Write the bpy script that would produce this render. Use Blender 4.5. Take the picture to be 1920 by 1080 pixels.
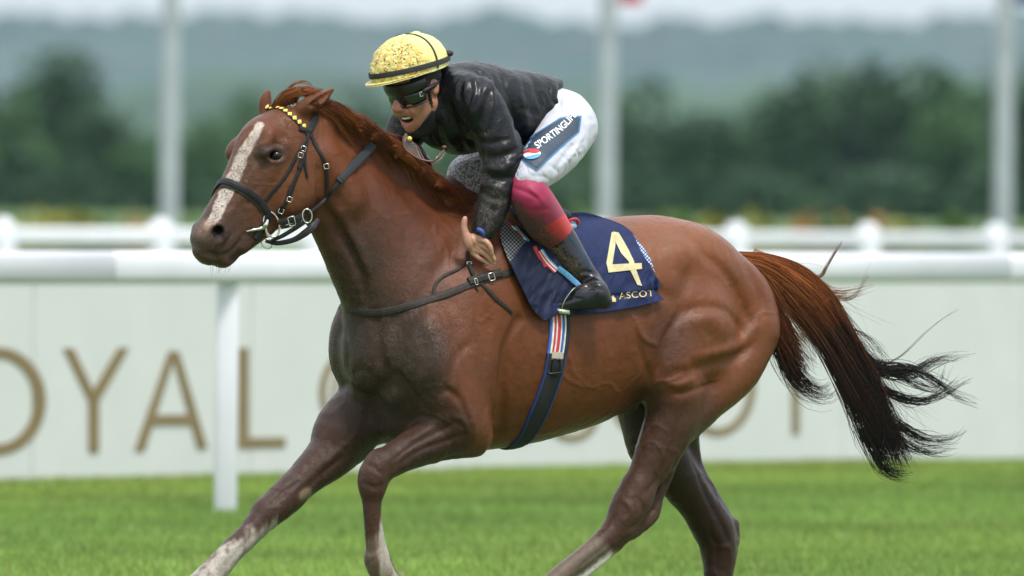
import bpy, bmesh, math, random
import numpy as np
from mathutils import Vector, Matrix
for _o in list(bpy.data.objects): bpy.data.objects.remove(_o)
RNG = np.random.RandomState(7)
random.seed(7)
SC = bpy.context.scene
COL = SC.collection
# ---------------------------------------------------------------- camera
CAM_H = 1.6
D0 = 38.0                 # metres from the lens to the horse's chest
S = 0.0018                # metres per photo pixel at that distance
F = D0 / S                # focal length in photo pixels
PITCH = math.radians(90) - math.atan(190.0 / F)
ROLL = math.radians(0.6)
cam = bpy.data.cameras.new('camera')
cam.sensor_width = 36.0
cam.lens = F / 1920 * 36
cam.clip_start = 1.0
cam.clip_end = 20000
cam_o = bpy.data.objects.new('camera', cam)
COL.objects.link(cam_o)
RM = Matrix.Rotation(PITCH, 4, 'X') @ Matrix.Rotation(ROLL, 4, 'Z')
cam_o.matrix_world = Matrix.Translation((0, 0, CAM_H)) @ RM
cam.dof.use_dof = True
cam.dof.focus_distance = D0 + 0.12
cam.dof.aperture_fstop = 4.0
SC.camera = cam_o
# ---------------------------------------------------------------- light
SUN_EL, SUN_AZ = math.radians(64), math.radians(150)   # azimuth from +Y, clockwise
world = bpy.data.worlds.new('World'); SC.world = world; world.use_nodes = True
wn = world.node_tree; wn.nodes.clear()
w_out = wn.nodes.new('ShaderNodeOutputWorld'); w_bg = wn.nodes.new('ShaderNodeBackground')
w_sky = wn.nodes.new('ShaderNodeTexSky'); w_sky.sky_type = 'NISHITA'; w_sky.sun_disc = False
w_sky.sun_elevation = SUN_EL; w_sky.sun_rotation = SUN_AZ
w_sky.air_density = 1.0; w_sky.dust_density = 3.0; w_sky.ozone_density = 1.0
w_mix = wn.nodes.new('ShaderNodeMix'); w_mix.data_type = 'RGBA'
w_tc = wn.nodes.new('ShaderNodeTexCoord'); w_noise = wn.nodes.new('ShaderNodeTexNoise')
w_noise.inputs['Scale'].default_value = 2.2; w_noise.inputs['Detail'].default_value = 6
w_ramp = wn.nodes.new('ShaderNodeValToRGB')
w_ramp.color_ramp.elements[0].position = 0.30; w_ramp.color_ramp.elements[0].color = (0.80, 0.80, 0.80, 1)
w_ramp.color_ramp.elements[1].position = 0.62; w_ramp.color_ramp.elements[1].color = (0.96, 0.96, 0.96, 1)
wn.links.new(w_tc.outputs['Generated'], w_noise.inputs['Vector'])
wn.links.new(w_noise.outputs['Fac'], w_ramp.inputs['Fac'])
wn.links.new(w_ramp.outputs['Color'], w_mix.inputs['Factor'])
wn.links.new(w_sky.outputs['Color'], w_mix.inputs[6])
w_mix.inputs[7].default_value = (7.4, 7.9, 8.5, 1)           # cloud cover
# an overcast sky is brighter overhead than at the horizon
w_sep = wn.nodes.new('ShaderNodeSeparateXYZ'); wn.links.new(w_tc.outputs['Generated'], w_sep.inputs[0])
w_mx = wn.nodes.new('ShaderNodeMath'); w_mx.operation = 'MAXIMUM'; w_mx.inputs[1].default_value = 0.0; wn.links.new(w_sep.outputs['Z'], w_mx.inputs[0])
w_ma = wn.nodes.new('ShaderNodeMath'); w_ma.operation = 'MULTIPLY_ADD'; w_ma.inputs[1].default_value = 1.25; w_ma.inputs[2].default_value = 1.14; wn.links.new(w_mx.outputs[0], w_ma.inputs[0])
w_mul = wn.nodes.new('ShaderNodeVectorMath'); w_mul.operation = 'SCALE'; wn.links.new(w_mix.outputs[2], w_mul.inputs[0]); wn.links.new(w_ma.outputs[0], w_mul.inputs['Scale'])
wn.links.new(w_mul.outputs[0], w_bg.inputs['Color'])
w_bg.inputs['Strength'].default_value = 0.082
wn.links.new(w_bg.outputs['Background'], w_out.inputs['Surface'])
sun = bpy.data.lights.new('sun', 'SUN'); sun.energy = 2.7; sun.angle = math.radians(11); sun.color = (1.0, 0.97, 0.92)
sun_o = bpy.data.objects.new('sun', sun); COL.objects.link(sun_o)
_sd = Vector((math.sin(SUN_AZ) * math.cos(SUN_EL), math.cos(SUN_AZ) * math.cos(SUN_EL), math.sin(SUN_EL)))
sun_o.rotation_euler = _sd.to_track_quat('Z', 'Y').to_euler(); sun_o.location = (0, 30, 30)
SC.view_settings.view_transform = 'Standard'; SC.view_settings.look = 'None'
SC.view_settings.gamma = 1; SC.view_settings.use_curve_mapping = False
SC.view_settings.exposure = 0.30
SC.cycles.use_denoising = True
SC.cycles.max_bounces = 8
SC.cycles.volume_bounces = 1

# ---------------------------------------------------------------- helpers
RM3 = np.array([[RM[i][j] for j in range(3)] for i in range(3)])
def Wd(px, py, d):
    """photo pixel + depth (in pixel units behind the chest) -> world metres"""
    Z = D0 + np.asarray(d, float) * S
    L = np.stack([(np.asarray(px, float) - 960) / F * Z, -(np.asarray(py, float) - 540) / F * Z, -Z * np.ones_like(np.asarray(px, float))], -1)
    return L @ RM3.T + np.array([0, 0, CAM_H])
def ground_at(px, py, z=0.0):
    L = np.array([(px - 960) / F, -(py - 540) / F, -1.0]) @ RM3.T
    t = (z - CAM_H) / L[2]
    return np.array([L[0] * t, L[1] * t, z])

def tag(o, label=None, cat=None, group=None, kind=None):
    if label: o['label'] = label
    if cat: o['category'] = cat
    if group: o['group'] = group
    if kind: o['kind'] = kind
    return o
def empty(name, loc=(0, 0, 0), **kw):
    o = bpy.data.objects.new(name, None); COL.objects.link(o); o.location = Vector([float(v) for v in loc]); o.empty_display_size = 0.1
    return tag(o, **kw)
def mesh_obj(name, verts, faces, mat=None, parent=None, smooth=True, cols=None, uvs=None, **kw):
    """verts in world metres; kept in place when parented"""
    me = bpy.data.meshes.new(name)
    verts = np.asarray(verts, float)
    org = np.zeros(3)
    if parent is not None:
        pp = parent
        while pp is not None:
            org = org + np.array(pp.location); pp = pp.parent
    if isinstance(faces, np.ndarray):
        n = faces.shape[1]
        me.vertices.add(len(verts)); me.vertices.foreach_set('co', (verts - org).astype(np.float32).ravel())
        me.loops.add(faces.size); me.loops.foreach_set('vertex_index', faces.astype(np.int32).ravel())
        me.polygons.add(len(faces)); me.polygons.foreach_set('loop_start', np.arange(0, faces.size, n, dtype=np.int32))
        me.update(calc_edges=True); me.validate()
    else:
        me.from_pydata([tuple(v) for v in (verts - org)], [], faces)
    if smooth: me.polygons.foreach_set('use_smooth', np.ones(len(me.polygons), bool))
    if cols is not None:
        for cname, arr in cols.items():
            ca = me.color_attributes.new(cname, 'FLOAT_COLOR', 'POINT')
            a4 = np.ones((len(verts), 4), np.float32); arr = np.asarray(arr)
            if arr.ndim == 1: a4[:, :3] = arr[:, None]
            else: a4[:, :arr.shape[1]] = arr
            ca.data.foreach_set('color', a4.ravel())
    if uvs is not None:
        ul = me.uv_layers.new(name='UVMap')
        vi = np.zeros(len(me.loops), np.int32); me.loops.foreach_get('vertex_index', vi)
        ul.data.foreach_set('uv', np.asarray(uvs, np.float32)[vi].ravel())
    me.update()
    o = bpy.data.objects.new(name, me); COL.objects.link(o)
    if mat: me.materials.append(mat)
    if parent is not None: o.parent = parent
    return tag(o, **kw)
def recenter_root(o):
    return o

# ---------------------------------------------------------------- materials
class NT:
    def __init__(self, name):
        self.m = bpy.data.materials.new(name); self.m.use_nodes = True
        self.t = self.m.node_tree; self.b = self.t.nodes['Principled BSDF']; self.out = self.t.nodes['Material Output']
    def n(self, typ, **kw):
        nd = self.t.nodes.new('ShaderNode' + typ)
        for k, v in kw.items():
            if k in nd.inputs: nd.inputs[k].default_value = v
            else: setattr(nd, k, v)
        return nd
    def l(self, a, b): self.t.links.new(a, b)
    def coord(self, kind='Object', scale=(1, 1, 1), rot=(0, 0, 0)):
        tc = self.n('TexCoord'); mp = self.n('Mapping'); mp.inputs['Scale'].default_value = scale; mp.inputs['Rotation'].default_value = rot
        self.l(tc.outputs[kind], mp.inputs['Vector']); return mp.outputs['Vector']
    def noise(self, vec, scale=5, detail=4, rough=0.55, dist=0):
        nd = self.n('TexNoise'); nd.inputs['Scale'].default_value = scale; nd.inputs['Detail'].default_value = detail
        nd.inputs['Roughness'].default_value = rough; nd.inputs['Distortion'].default_value = dist
        self.l(vec, nd.inputs['Vector']); return nd.outputs['Fac']
    def ramp(self, fac, stops):
        r = self.n('ValToRGB'); e = r.color_ramp.elements
        while len(e) < len(stops): e.new(0.5)
        for el, (p, c) in zip(e, stops):
            el.position = p; el.color = (c, c, c, 1) if not isinstance(c, tuple) else (*c, 1)
        self.l(fac, r.inputs['Fac']); return r.outputs['Color']
    def mix(self, fac, a, b, mode='MIX'):
        m = self.n('Mix'); m.data_type = 'RGBA'; m.blend_type = mode
        for s_, v in ((m.inputs['Factor'], fac), (m.inputs[6], a), (m.inputs[7], b)):
            if isinstance(v, (int, float)): s_.default_value = v if s_.name == 'Factor' else (v, v, v, 1)
            elif isinstance(v, tuple): s_.default_value = (*v, 1)
            else: self.l(v, s_)
        return m.outputs[2]
    def math(self, op, a, b=0.5):
        m = self.n('Math'); m.operation = op
        for s_, v in ((m.inputs[0], a), (m.inputs[1], b)):
            if isinstance(v, (int, float)): s_.default_value = v
            else: self.l(v, s_)
        return m.outputs[0]
    def bump(self, h, strength=0.5, dist=0.01, prev=None):
        b = self.n('Bump'); b.inputs['Strength'].default_value = strength; b.inputs['Distance'].default_value = dist
        self.l(h, b.inputs['Height'])
        if prev is not None: self.l(prev, b.inputs['Normal'])
        return b.outputs['Normal']
    def attr(self, name):
        a = self.n('Attribute'); a.attribute_name = name; return a
    def set(self, **kw):
        for k, v in kw.items():
            k = k.replace('_', ' ')
            s_ = self.b.inputs[k]
            if isinstance(v, tuple): s_.default_value = (*v, 1) if len(v) == 3 else v
            elif isinstance(v, (int, float)): s_.default_value = v
            else: self.l(v, s_)
        return self
def simple_mat(name, col, rough=0.5, metal=0.0, nscale=0, namt=0.25, bump=0.0, bscale=200, spec=0.5):
    t = NT(name); v = t.coord()
    c = col
    if nscale: c = t.mix(t.ramp(t.noise(v, nscale, 5), [(0.3, 0.0), (0.75, 1.0)]), tuple(x * (1 - namt) for x in col), tuple(min(1, x * (1 + namt * 0.6)) for x in col))
    t.set(Base_Color=c, Roughness=rough, Metallic=metal)
    t.b.inputs['Specular IOR Level'].default_value = spec
    if bump: t.set(Normal=t.bump(t.noise(v, bscale, 3), bump, 0.002))
    return t.m

# ---------------------------------------------------------------- sculpting field
SH = 0.7817      # depth per pixel along the horse's body (38 degrees to the picture plane)
LD = 1.2695      # depth per pixel of lateral offset
SL = 0.616       # picture shift per pixel of lateral offset
def dl(px, l): return SH * (px - 690) - LD * l
class Field:
    """smooth-union distance field on a lattice (px, depth, py) sheared along the body"""
    def __init__(s, x0, x1, q0, q1, y0, y1, h, shear=SH, big=60.0):
        s.h = h; s.x0, s.q0, s.y0, s.shear = x0, q0, y0, shear
        s.nx, s.nq, s.ny = int((x1 - x0) / h) + 1, int((q1 - q0) / h) + 1, int((y1 - y0) / h) + 1
        s.f = np.full((s.nx, s.nq, s.ny), big, np.float32)
    def box(s, xa, xb, da, db, ya, yb):
        sh = s.shear
        qs = [da - sh * (x - 690) for x in (xa, xb)] + [db - sh * (x - 690) for x in (xa, xb)]
        i0 = max(0, int((xa - s.x0) / s.h)); i1 = min(s.nx, int((xb - s.x0) / s.h) + 2)
        j0 = max(0, int((min(qs) - s.q0) / s.h)); j1 = min(s.nq, int((max(qs) - s.q0) / s.h) + 2)
        k0 = max(0, int((ya - s.y0) / s.h)); k1 = min(s.ny, int((yb - s.y0) / s.h) + 2)
        if i1 <= i0 or j1 <= j0 or k1 <= k0: return None
        X = (s.x0 + np.arange(i0, i1) * s.h).astype(np.float32)[:, None, None]
        Q = (s.q0 + np.arange(j0, j1) * s.h).astype(np.float32)[None, :, None]
        Y = (s.y0 + np.arange(k0, k1) * s.h).astype(np.float32)[None, None, :]
        return (slice(i0, i1), slice(j0, j1), slice(k0, k1)), X, Q + sh * (X - 690), Y
    def _union(s, sl, g, k):
        f = s.f[sl]
        if k <= 0: s.f[sl] = np.minimum(f, g); return
        hh = np.maximum(k - np.abs(f - g), 0) / k
        s.f[sl] = np.minimum(f, g) - hh * hh * k * 0.25
    def _sub(s, sl, g, k):
        f = s.f[sl]; g = -g
        hh = np.maximum(k - np.abs(f - g), 0) / k
        s.f[sl] = np.maximum(f, g) + hh * hh * k * 0.25
    def cone(s, p0, r0, p1, r1, k=12, sub=False):
        """p=(px,py,d)"""
        p0 = np.array(p0, np.float32); p1 = np.array(p1, np.float32); m = max(r0, r1) + k + 4
        b = s.box(min(p0[0], p1[0]) - m, max(p0[0], p1[0]) + m, min(p0[2], p1[2]) - m, max(p0[2], p1[2]) + m, min(p0[1], p1[1]) - m, max(p0[1], p1[1]) + m)
        if b is None: return
        sl, X, D, Y = b
        v = p1 - p0; L2 = float(v @ v) + 1e-6
        t = np.clip(((X - p0[0]) * v[0] + (Y - p0[1]) * v[1] + (D - p0[2]) * v[2]) / L2, 0, 1)
        g = np.sqrt((X - p0[0] - t * v[0]) ** 2 + (Y - p0[1] - t * v[1]) ** 2 + (D - p0[2] - t * v[2]) ** 2) - (r0 + (r1 - r0) * t)
        (s._sub if sub else s._union)(sl, g, k)
    def chain(s, pts, k=12, sub=4):
        """pts: (px,py,l,r) with l lateral offset from the body's midline"""
        s.chaind([(a[0], a[1], dl(a[0], a[2]), a[3]) for a in pts], k, sub=sub)
    def chaind(s, pts, k=12, cut=False, sub=4, flat=None):
        """tube through pts (px,py,d,r); one smooth limb, then joined to the rest"""
        P = catmull(pts, sub).astype(np.float32); P[:, 3] = np.maximum(P[:, 3], 0.5)
        m = P[:, 3].max() + k + 4
        B = s.box(P[:, 0].min() - m, P[:, 0].max() + m, P[:, 2].min() - m, P[:, 2].max() + m, P[:, 1].min() - m, P[:, 1].max() + m)
        if B is None: return
        tot = np.full(s.f[B[0]].shape, 1e3, np.float32)
        for a, c in zip(P[:-1], P[1:]):
            m = max(a[3], c[3]) + k + 4
            bb = s.box(min(a[0], c[0]) - m, max(a[0], c[0]) + m, min(a[2], c[2]) - m, max(a[2], c[2]) + m, min(a[1], c[1]) - m, max(a[1], c[1]) + m)
            if bb is None: continue
            sl, X, D, Y = bb; v = c[:3] - a[:3]; L2 = float(v @ v) + 1e-6
            t = np.clip(((X - a[0]) * v[0] + (Y - a[1]) * v[1] + (D - a[2]) * v[2]) / L2, 0, 1)
            g = np.sqrt((X - a[0] - t * v[0]) ** 2 + (Y - a[1] - t * v[1]) ** 2 + (D - a[2] - t * v[2]) ** 2) - (a[3] + (c[3] - a[3]) * t)
            loc = tuple(slice(x.start - y.start, x.stop - y.start) for x, y in zip(sl, B[0]))
            q = tot[loc]
            if q.shape != g.shape: continue
            hh = np.maximum(2.0 - np.abs(q - g), 0) / 2.0
            tot[loc] = np.minimum(q, g) - hh * hh * 0.0
        (s._sub if cut else s._union)(B[0], tot, k)
    def slab(s, st, frame, bounds, n=2.2, k=14, cap=None, egg=0.0, cut=False):
        """straight-axis loft; st rows (u, v0, v1, half width[, lateral centre])"""
        sl, X, D, Y = s.box(*bounds); U, V, L = np.broadcast_arrays(*frame(X, D, Y))
        A = catmull([tuple(r) if len(r) > 4 else tuple(r) + (0,) for r in st], 5); A = A[np.argsort(A[:, 0])]
        v0 = np.interp(U, A[:, 0], A[:, 1]); v1 = np.interp(U, A[:, 0], A[:, 2]); ww = np.interp(U, A[:, 0], A[:, 3]); cl = np.interp(U, A[:, 0], A[:, 4])
        c = (v0 + v1) / 2; hh = np.abs(v1 - v0) / 2
        e = np.maximum(A[0, 0] - U, 0) + np.maximum(U - A[-1, 0], 0)
        vn = (V - c) / hh
        if egg: ww = ww * (1 + egg * np.clip(vn, -1, 1))
        q = (np.abs(vn) ** n + (np.abs(L - cl) / ww) ** n + (e / (cap or 30)) ** n) ** (1 / n)
        g = ((q - 1) * np.minimum(hh, ww)).astype(np.float32)
        (s._sub if cut else s._union)(sl, g, k)
    def ell(s, c, ax, k=14, sub=False):
        """ellipsoid, c=(px,py,d), ax = three (vector, radius) in (px,py,d)"""
        R = max(r for _, r in ax); m = R + k + 4; c = np.array(c, np.float32)
        b = s.box(c[0] - m, c[0] + m, c[2] - m, c[2] + m, c[1] - m, c[1] + m)
        if b is None: return
        sl, X, D, Y = b; q = 0; q2 = 0
        for v, r in ax:
            v = np.array(v, float); v /= np.linalg.norm(v)
            u = (X - c[0]) * v[0] + (Y - c[1]) * v[1] + (D - c[2]) * v[2]
            q = q + (u / r) ** 2; q2 = q2 + (u / (r * r)) ** 2
        k0 = np.sqrt(q) + 1e-6; k1 = np.sqrt(q2) + 1e-6
        g = k0 * (k0 - 1) / k1
        g = np.clip(g, -R, 80)
        (s._sub if sub else s._union)(sl, g.astype(np.float32), k)
    def hell(s, px, py, l, ra, ry, rl, tilt=0.0, k=14, sub=False, yaw=0.0):
        """ellipsoid on the horse: ra along the body, ry vertical, rl lateral; tilt turns it in the side plane (degrees)"""
        c, si = 0.788, 0.616
        A = np.array([c, 0, si]); Lv = np.array([si, 0, -c]); Y = np.array([0, 1.0, 0])
        y = math.radians(yaw); A, Lv = A * math.cos(y) + Lv * math.sin(y), Lv * math.cos(y) - A * math.sin(y)
        t = math.radians(tilt); A2 = A * math.cos(t) + Y * math.sin(t); Y2 = Y * math.cos(t) - A * math.sin(t)
        s.ell((px, py, dl(px, l)), [(A2, ra), (Y2, ry), (Lv, rl)], k, sub)
    def loft(s, st, frame, bounds, n=2.2, k=14, sub=False):
        """st rows: (u, v, half-height, half-width, lateral centre); frame maps X,D,Y to (U,V,Lat)"""
        b = s.box(*bounds)
        sl, X, D, Y = b; U, V, L = frame(X, D, Y)
        U, V, L = np.broadcast_arrays(U, V, L)
        st = np.array(st, np.float32); best = np.full(U.shape, 1e9, np.float32); out = np.full(U.shape, 80, np.float32)
        ns = len(st) - 1
        for i in range(ns):
            a, c = st[i], st[i + 1]; v = c[:2] - a[:2]; L2 = float(v @ v)
            tr = ((U - a[0]) * v[0] + (V - a[1]) * v[1]) / L2
            t = np.clip(tr, 0, 1)
            du = U - a[0] - t * v[0]; dv = V - a[1] - t * v[1]
            dist = du * du + dv * dv
            w = dist < best
            if not w.any(): continue
            ln = math.sqrt(L2)
            e = (tr - t) * ln if i in (0, ns - 1) else 0 * tr
            perp = np.sqrt(np.maximum(dist - e * e, 0))
            hh = a[2] + (c[2] - a[2]) * t; ww = a[3] + (c[3] - a[3]) * t; cl = a[4] + (c[4] - a[4]) * t
            mn = np.minimum(hh, ww)
            q = ((perp / hh) ** n + (np.abs(L - cl) / ww) ** n + (np.abs(e) / mn) ** n) ** (1 / n)
            g = (q - 1) * mn
            out = np.where(w, g, out); best = np.where(w, dist, best)
        (s._sub if sub else s._union)(sl, out.astype(np.float32), k)
    def cast(s, px, py, extra=0.0):
        """depth of the first surface met going away from the camera at photo pixel (px,py); nan if none"""
        px = np.atleast_1d(np.asarray(px, float)); py = np.atleast_1d(np.asarray(py, float))
        i = np.clip((px - s.x0) / s.h, 0, s.nx - 1.001); kk = np.clip((py - s.y0) / s.h, 0, s.ny - 1.001)
        i0 = i.astype(int); k0 = kk.astype(int); fi = (i - i0)[:, None]; fk = (kk - k0)[:, None]
        # shear differs between neighbouring columns: sample each and shift
        c = (s.f[i0, :, k0] * (1 - fi) * (1 - fk) + s.f[i0 + 1, :, k0] * fi * (1 - fk) + s.f[i0, :, k0 + 1] * (1 - fi) * fk + s.f[i0 + 1, :, k0 + 1] * fi * fk)
        ins = c < extra
        j = ins.argmax(1); hit = ins.any(1) & (j > 0)
        j = np.maximum(j, 1); r = np.arange(len(px))
        a, b = c[r, j - 1], c[r, j]
        t = (a - extra) / (a - b + 1e-9)
        q = s.q0 + (j - 1 + t) * s.h
        d = q + s.shear * (px - 690)
        d[~hit] = np.nan
        return d
    def engrave(s, pts, w=5.0, depth=3.0, sub=6, taper=True, cap=3.0):
        """groove (depth>0) or ridge (depth<0) along a photo polyline lying on the surface"""
        pts = catmull(pts, sub); d = s.cast(pts[:, 0], pts[:, 1]); ok = ~np.isnan(d)
        P = np.column_stack([pts[ok, 0], pts[ok, 1], d[ok]])
        if len(P) < 3: return
        m = w * cap; b = s.box(P[:, 0].min() - m, P[:, 0].max() + m, P[:, 2].min() - m, P[:, 2].max() + m, P[:, 1].min() - m, P[:, 1].max() + m)
        if b is None: return
        acc = {}
        n = len(P)
        tot = np.zeros(s.f[b[0]].shape, np.float32)
        for i in range(n - 1):
            a, c = P[i], P[i + 1]
            bb = s.box(min(a[0], c[0]) - m, max(a[0], c[0]) + m, min(a[2], c[2]) - m, max(a[2], c[2]) + m, min(a[1], c[1]) - m, max(a[1], c[1]) + m)
            if bb is None: continue
            sl, X, D, Y = bb; v = c - a; L2 = float(v @ v) + 1e-6
            t = np.clip(((X - a[0]) * v[0] + (Y - a[1]) * v[1] + (D - a[2]) * v[2]) / L2, 0, 1)
            q = (X - a[0] - t * v[0]) ** 2 + (Y - a[1] - t * v[1]) ** 2 + (D - a[2] - t * v[2]) ** 2
            u = (i + 0.5) / (n - 1); am = math.sin(math.pi * min(1, max(0, u))) ** 0.5 if taper else 1.0
            g = np.exp(-q / (w * w)) * am
            loc = tuple(slice(x.start - y.start, x.stop - y.start) for x, y in zip(sl, b[0]))
            try: tot[loc] = np.maximum(tot[loc], g)
            except ValueError: pass
        s.f[b[0]] += tot * depth
    def val(s, P):
        P = np.asarray(P, float); g = np.stack([(P[:, 0] - s.x0) / s.h, (P[:, 2] - s.shear * (P[:, 0] - 690) - s.q0) / s.h, (P[:, 1] - s.y0) / s.h], 1)
        g = np.clip(g, 0, np.array([s.nx, s.nq, s.ny]) - 1.001); i = g.astype(int); r = g - i; o = 0
        for a in (0, 1):
            for b in (0, 1):
                for c in (0, 1):
                    o = o + s.f[i[:, 0] + a, i[:, 1] + b, i[:, 2] + c] * (r[:, 0] if a else 1 - r[:, 0]) * (r[:, 1] if b else 1 - r[:, 1]) * (r[:, 2] if c else 1 - r[:, 2])
        return o
    def grad(s, P, e=4.0):
        G_ = np.stack([(s.val(P + np.eye(3)[k] * e) - s.val(P - np.eye(3)[k] * e)) / (2 * e) for k in range(3)], 1)
        return G_
    def snap(s, P, off=1.5, it=12):
        P = np.array(P, float)
        for _ in range(it):
            v = s.val(P) - off; g = s.grad(P); n2 = (g * g).sum(1) + 1e-4
            P = P - np.clip(v / n2, -15, 15)[:, None] * g * 0.8
        return P
    def surf(s, pts, off=1.5):
        """pts (px,py) are cast along the view, (px,py,d) are used as they are; all snapped to the surface"""
        out = []
        for p in pts:
            if len(p) == 2:
                d = float(s.cast(p[0], p[1])[0]); out.append([p[0], p[1], d])
            else: out.append(list(p))
        for i, p in enumerate(out):
            if not (p[2] == p[2]):
                near = [q for q in out if q[2] == q[2]]; near.sort(key=lambda q: (q[0]-p[0])**2 + (q[1]-p[1])**2)
                p[2] = near[0][2] + 20
        return s.snap(np.array(out), off)
    def blur(s, it=1):
        for _ in range(it):
            for ax in range(3):
                f = s.f; g = f.copy()
                a = [slice(None)] * 3; b_ = [slice(None)] * 3; c = [slice(None)] * 3
                a[ax] = slice(1, -1); b_[ax] = slice(0, -2); c[ax] = slice(2, None)
                g[tuple(a)] = 0.5 * f[tuple(a)] + 0.25 * (f[tuple(b_)] + f[tuple(c)])
                s.f = g
    def mesh(s):
        f = s.f; ins = f < 0
        A = ins[:-1, :-1, :-1].astype(np.int8)
        cnt = A.copy()
        for o in ((1,0,0),(0,1,0),(0,0,1),(1,1,0),(1,0,1),(0,1,1),(1,1,1)):
            cnt += ins[o[0]:s.nx-1+o[0], o[1]:s.nq-1+o[1], o[2]:s.ny-1+o[2]]
        act = (cnt > 0) & (cnt < 8)
        idx = np.full(act.shape, -1, np.int32); ci = np.argwhere(act); idx[act] = np.arange(len(ci))
        corners = np.array([[i, j, k] for i in (0, 1) for j in (0, 1) for k in (0, 1)])
        vals = np.stack([f[ci[:, 0] + c[0], ci[:, 1] + c[1], ci[:, 2] + c[2]] for c in corners], 1)
        pos = np.zeros((len(ci), 3)); num = np.zeros(len(ci))
        for a in range(8):
            for b in range(a + 1, 8):
                if np.abs(corners[a] - corners[b]).sum() != 1: continue
                va, vb = vals[:, a], vals[:, b]; x = (va < 0) != (vb < 0)
                t = np.where(x, va / np.where(x, va - vb, 1), 0)
                p = corners[a] + t[:, None] * (corners[b] - corners[a])
                pos += p * x[:, None]; num += x
        pos = ci + pos / num[:, None]
        faces = []
        def quads(d0, d1, d2):
            # edges along axis d0
            sa = [slice(1, -1)] * 3; sa[d0] = slice(0, -1); sb = list(sa); sb[d0] = slice(1, None)
            a = ins[tuple(sa)]; b = ins[tuple(sb)]; e = np.argwhere(a != b)
            fl = a[tuple(e.T)]
            off = np.array([1, 1, 1]); off[d0] = 0; e = e + off
            def cell(o1, o2):
                c = e.copy(); c[:, d1] -= o1; c[:, d2] -= o2
                return idx[c[:, 0], c[:, 1], c[:, 2]]
            q = np.stack([cell(1, 1), cell(0, 1), cell(0, 0), cell(1, 0)], 1)
            q[~fl] = q[~fl][:, ::-1]
            faces.append(q)
        quads(0, 1, 2); quads(1, 2, 0); quads(2, 0, 1)
        fc = np.concatenate(faces); fc = fc[(fc >= 0).all(1)]
        px = s.x0 + pos[:, 0] * s.h; py = s.y0 + pos[:, 2] * s.h
        d = s.q0 + pos[:, 1] * s.h + s.shear * (px - 690)
        return np.column_stack([px, py, d]), fc
def catmull(pts, sub=6):
    P = np.array([p[:len(pts[0])] for p in pts], float)
    if len(P) == 2:
        t = np.linspace(0, 1, sub + 1)[:, None]; return P[0] * (1 - t) + P[1] * t
    Q = np.vstack([2 * P[0] - P[1], P, 2 * P[-1] - P[-2]]); out = []
    for i in range(1, len(Q) - 2):
        for t in np.linspace(0, 1, sub, endpoint=False):
            out.append(0.5 * ((2 * Q[i]) + (-Q[i-1] + Q[i+1]) * t + (2*Q[i-1] - 5*Q[i] + 4*Q[i+1] - Q[i+2]) * t*t + (-Q[i-1] + 3*Q[i] - 3*Q[i+1] + Q[i+2]) * t**3))
    out.append(P[-1]); return np.array(out)
def smooth_mesh(v, fc, it=1, lam=0.5):
    e = np.concatenate([fc[:, [0, 1]], fc[:, [1, 2]], fc[:, [2, 3]], fc[:, [3, 0]]])
    for i in range(it):
        acc = np.zeros_like(v); cnt = np.zeros(len(v))
        for c in range(3):
            acc[:, c] = np.bincount(e[:, 0], v[e[:, 1], c], len(v)) + np.bincount(e[:, 1], v[e[:, 0], c], len(v))
        cnt = np.bincount(e[:, 0], minlength=len(v)) + np.bincount(e[:, 1], minlength=len(v))
        m = acc / np.maximum(cnt, 1)[:, None]
        v = v + lam * (m - v)
    return v

def PW(P): P = np.asarray(P, float); return Wd(P[..., 0], P[..., 1], P[..., 2])
def vnoise(P, scale, seed=0):
    """smooth value noise in -1..1 on (N,3)"""
    q = P / scale + seed * 17.31; i = np.floor(q).astype(np.int64); f = q - i; f = f * f * (3 - 2 * f)
    def hsh(a, b, c):
        n = (a * 73856093) ^ (b * 19349663) ^ (c * 83492791) ^ (seed * 2654435)
        n = (n ^ (n >> 13)) * 1274126177 & 0x7fffffff
        return ((n ^ (n >> 16)) & 0xffff) / 32767.5 - 1
    o = 0
    for a in (0, 1):
        for b in (0, 1):
            for c in (0, 1):
                o = o + hsh(i[:, 0] + a, i[:, 1] + b, i[:, 2] + c) * (f[:, 0] if a else 1 - f[:, 0]) * (f[:, 1] if b else 1 - f[:, 1]) * (f[:, 2] if c else 1 - f[:, 2])
    return o
def fbm(P, scale, oct=4, seed=0):
    o = 0; a = 1; t = 0
    for k in range(oct): o = o + a * vnoise(P, scale / 2 ** k, seed + k); t += a; a *= 0.55
    return o / t
def ss(x, a, b):
    t = np.clip((x - a) / (b - a), 0, 1); return t * t * (3 - 2 * t)
def pdist(P2, pts):
    """distance in the photo plane to a polyline, and the parameter along it"""
    pts = np.array(pts, float); best = np.full(len(P2), 1e9); tt = np.zeros(len(P2)); n = len(pts) - 1
    for i in range(n):
        a, b = pts[i], pts[i + 1]; v = b - a
        t = np.clip(((P2 - a) @ v) / (v @ v), 0, 1); d = np.linalg.norm(P2 - a - t[:, None] * v, axis=1)
        w = d < best; best[w] = d[w]; tt[w] = (i + t[w]) / n
    return best, tt
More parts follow.
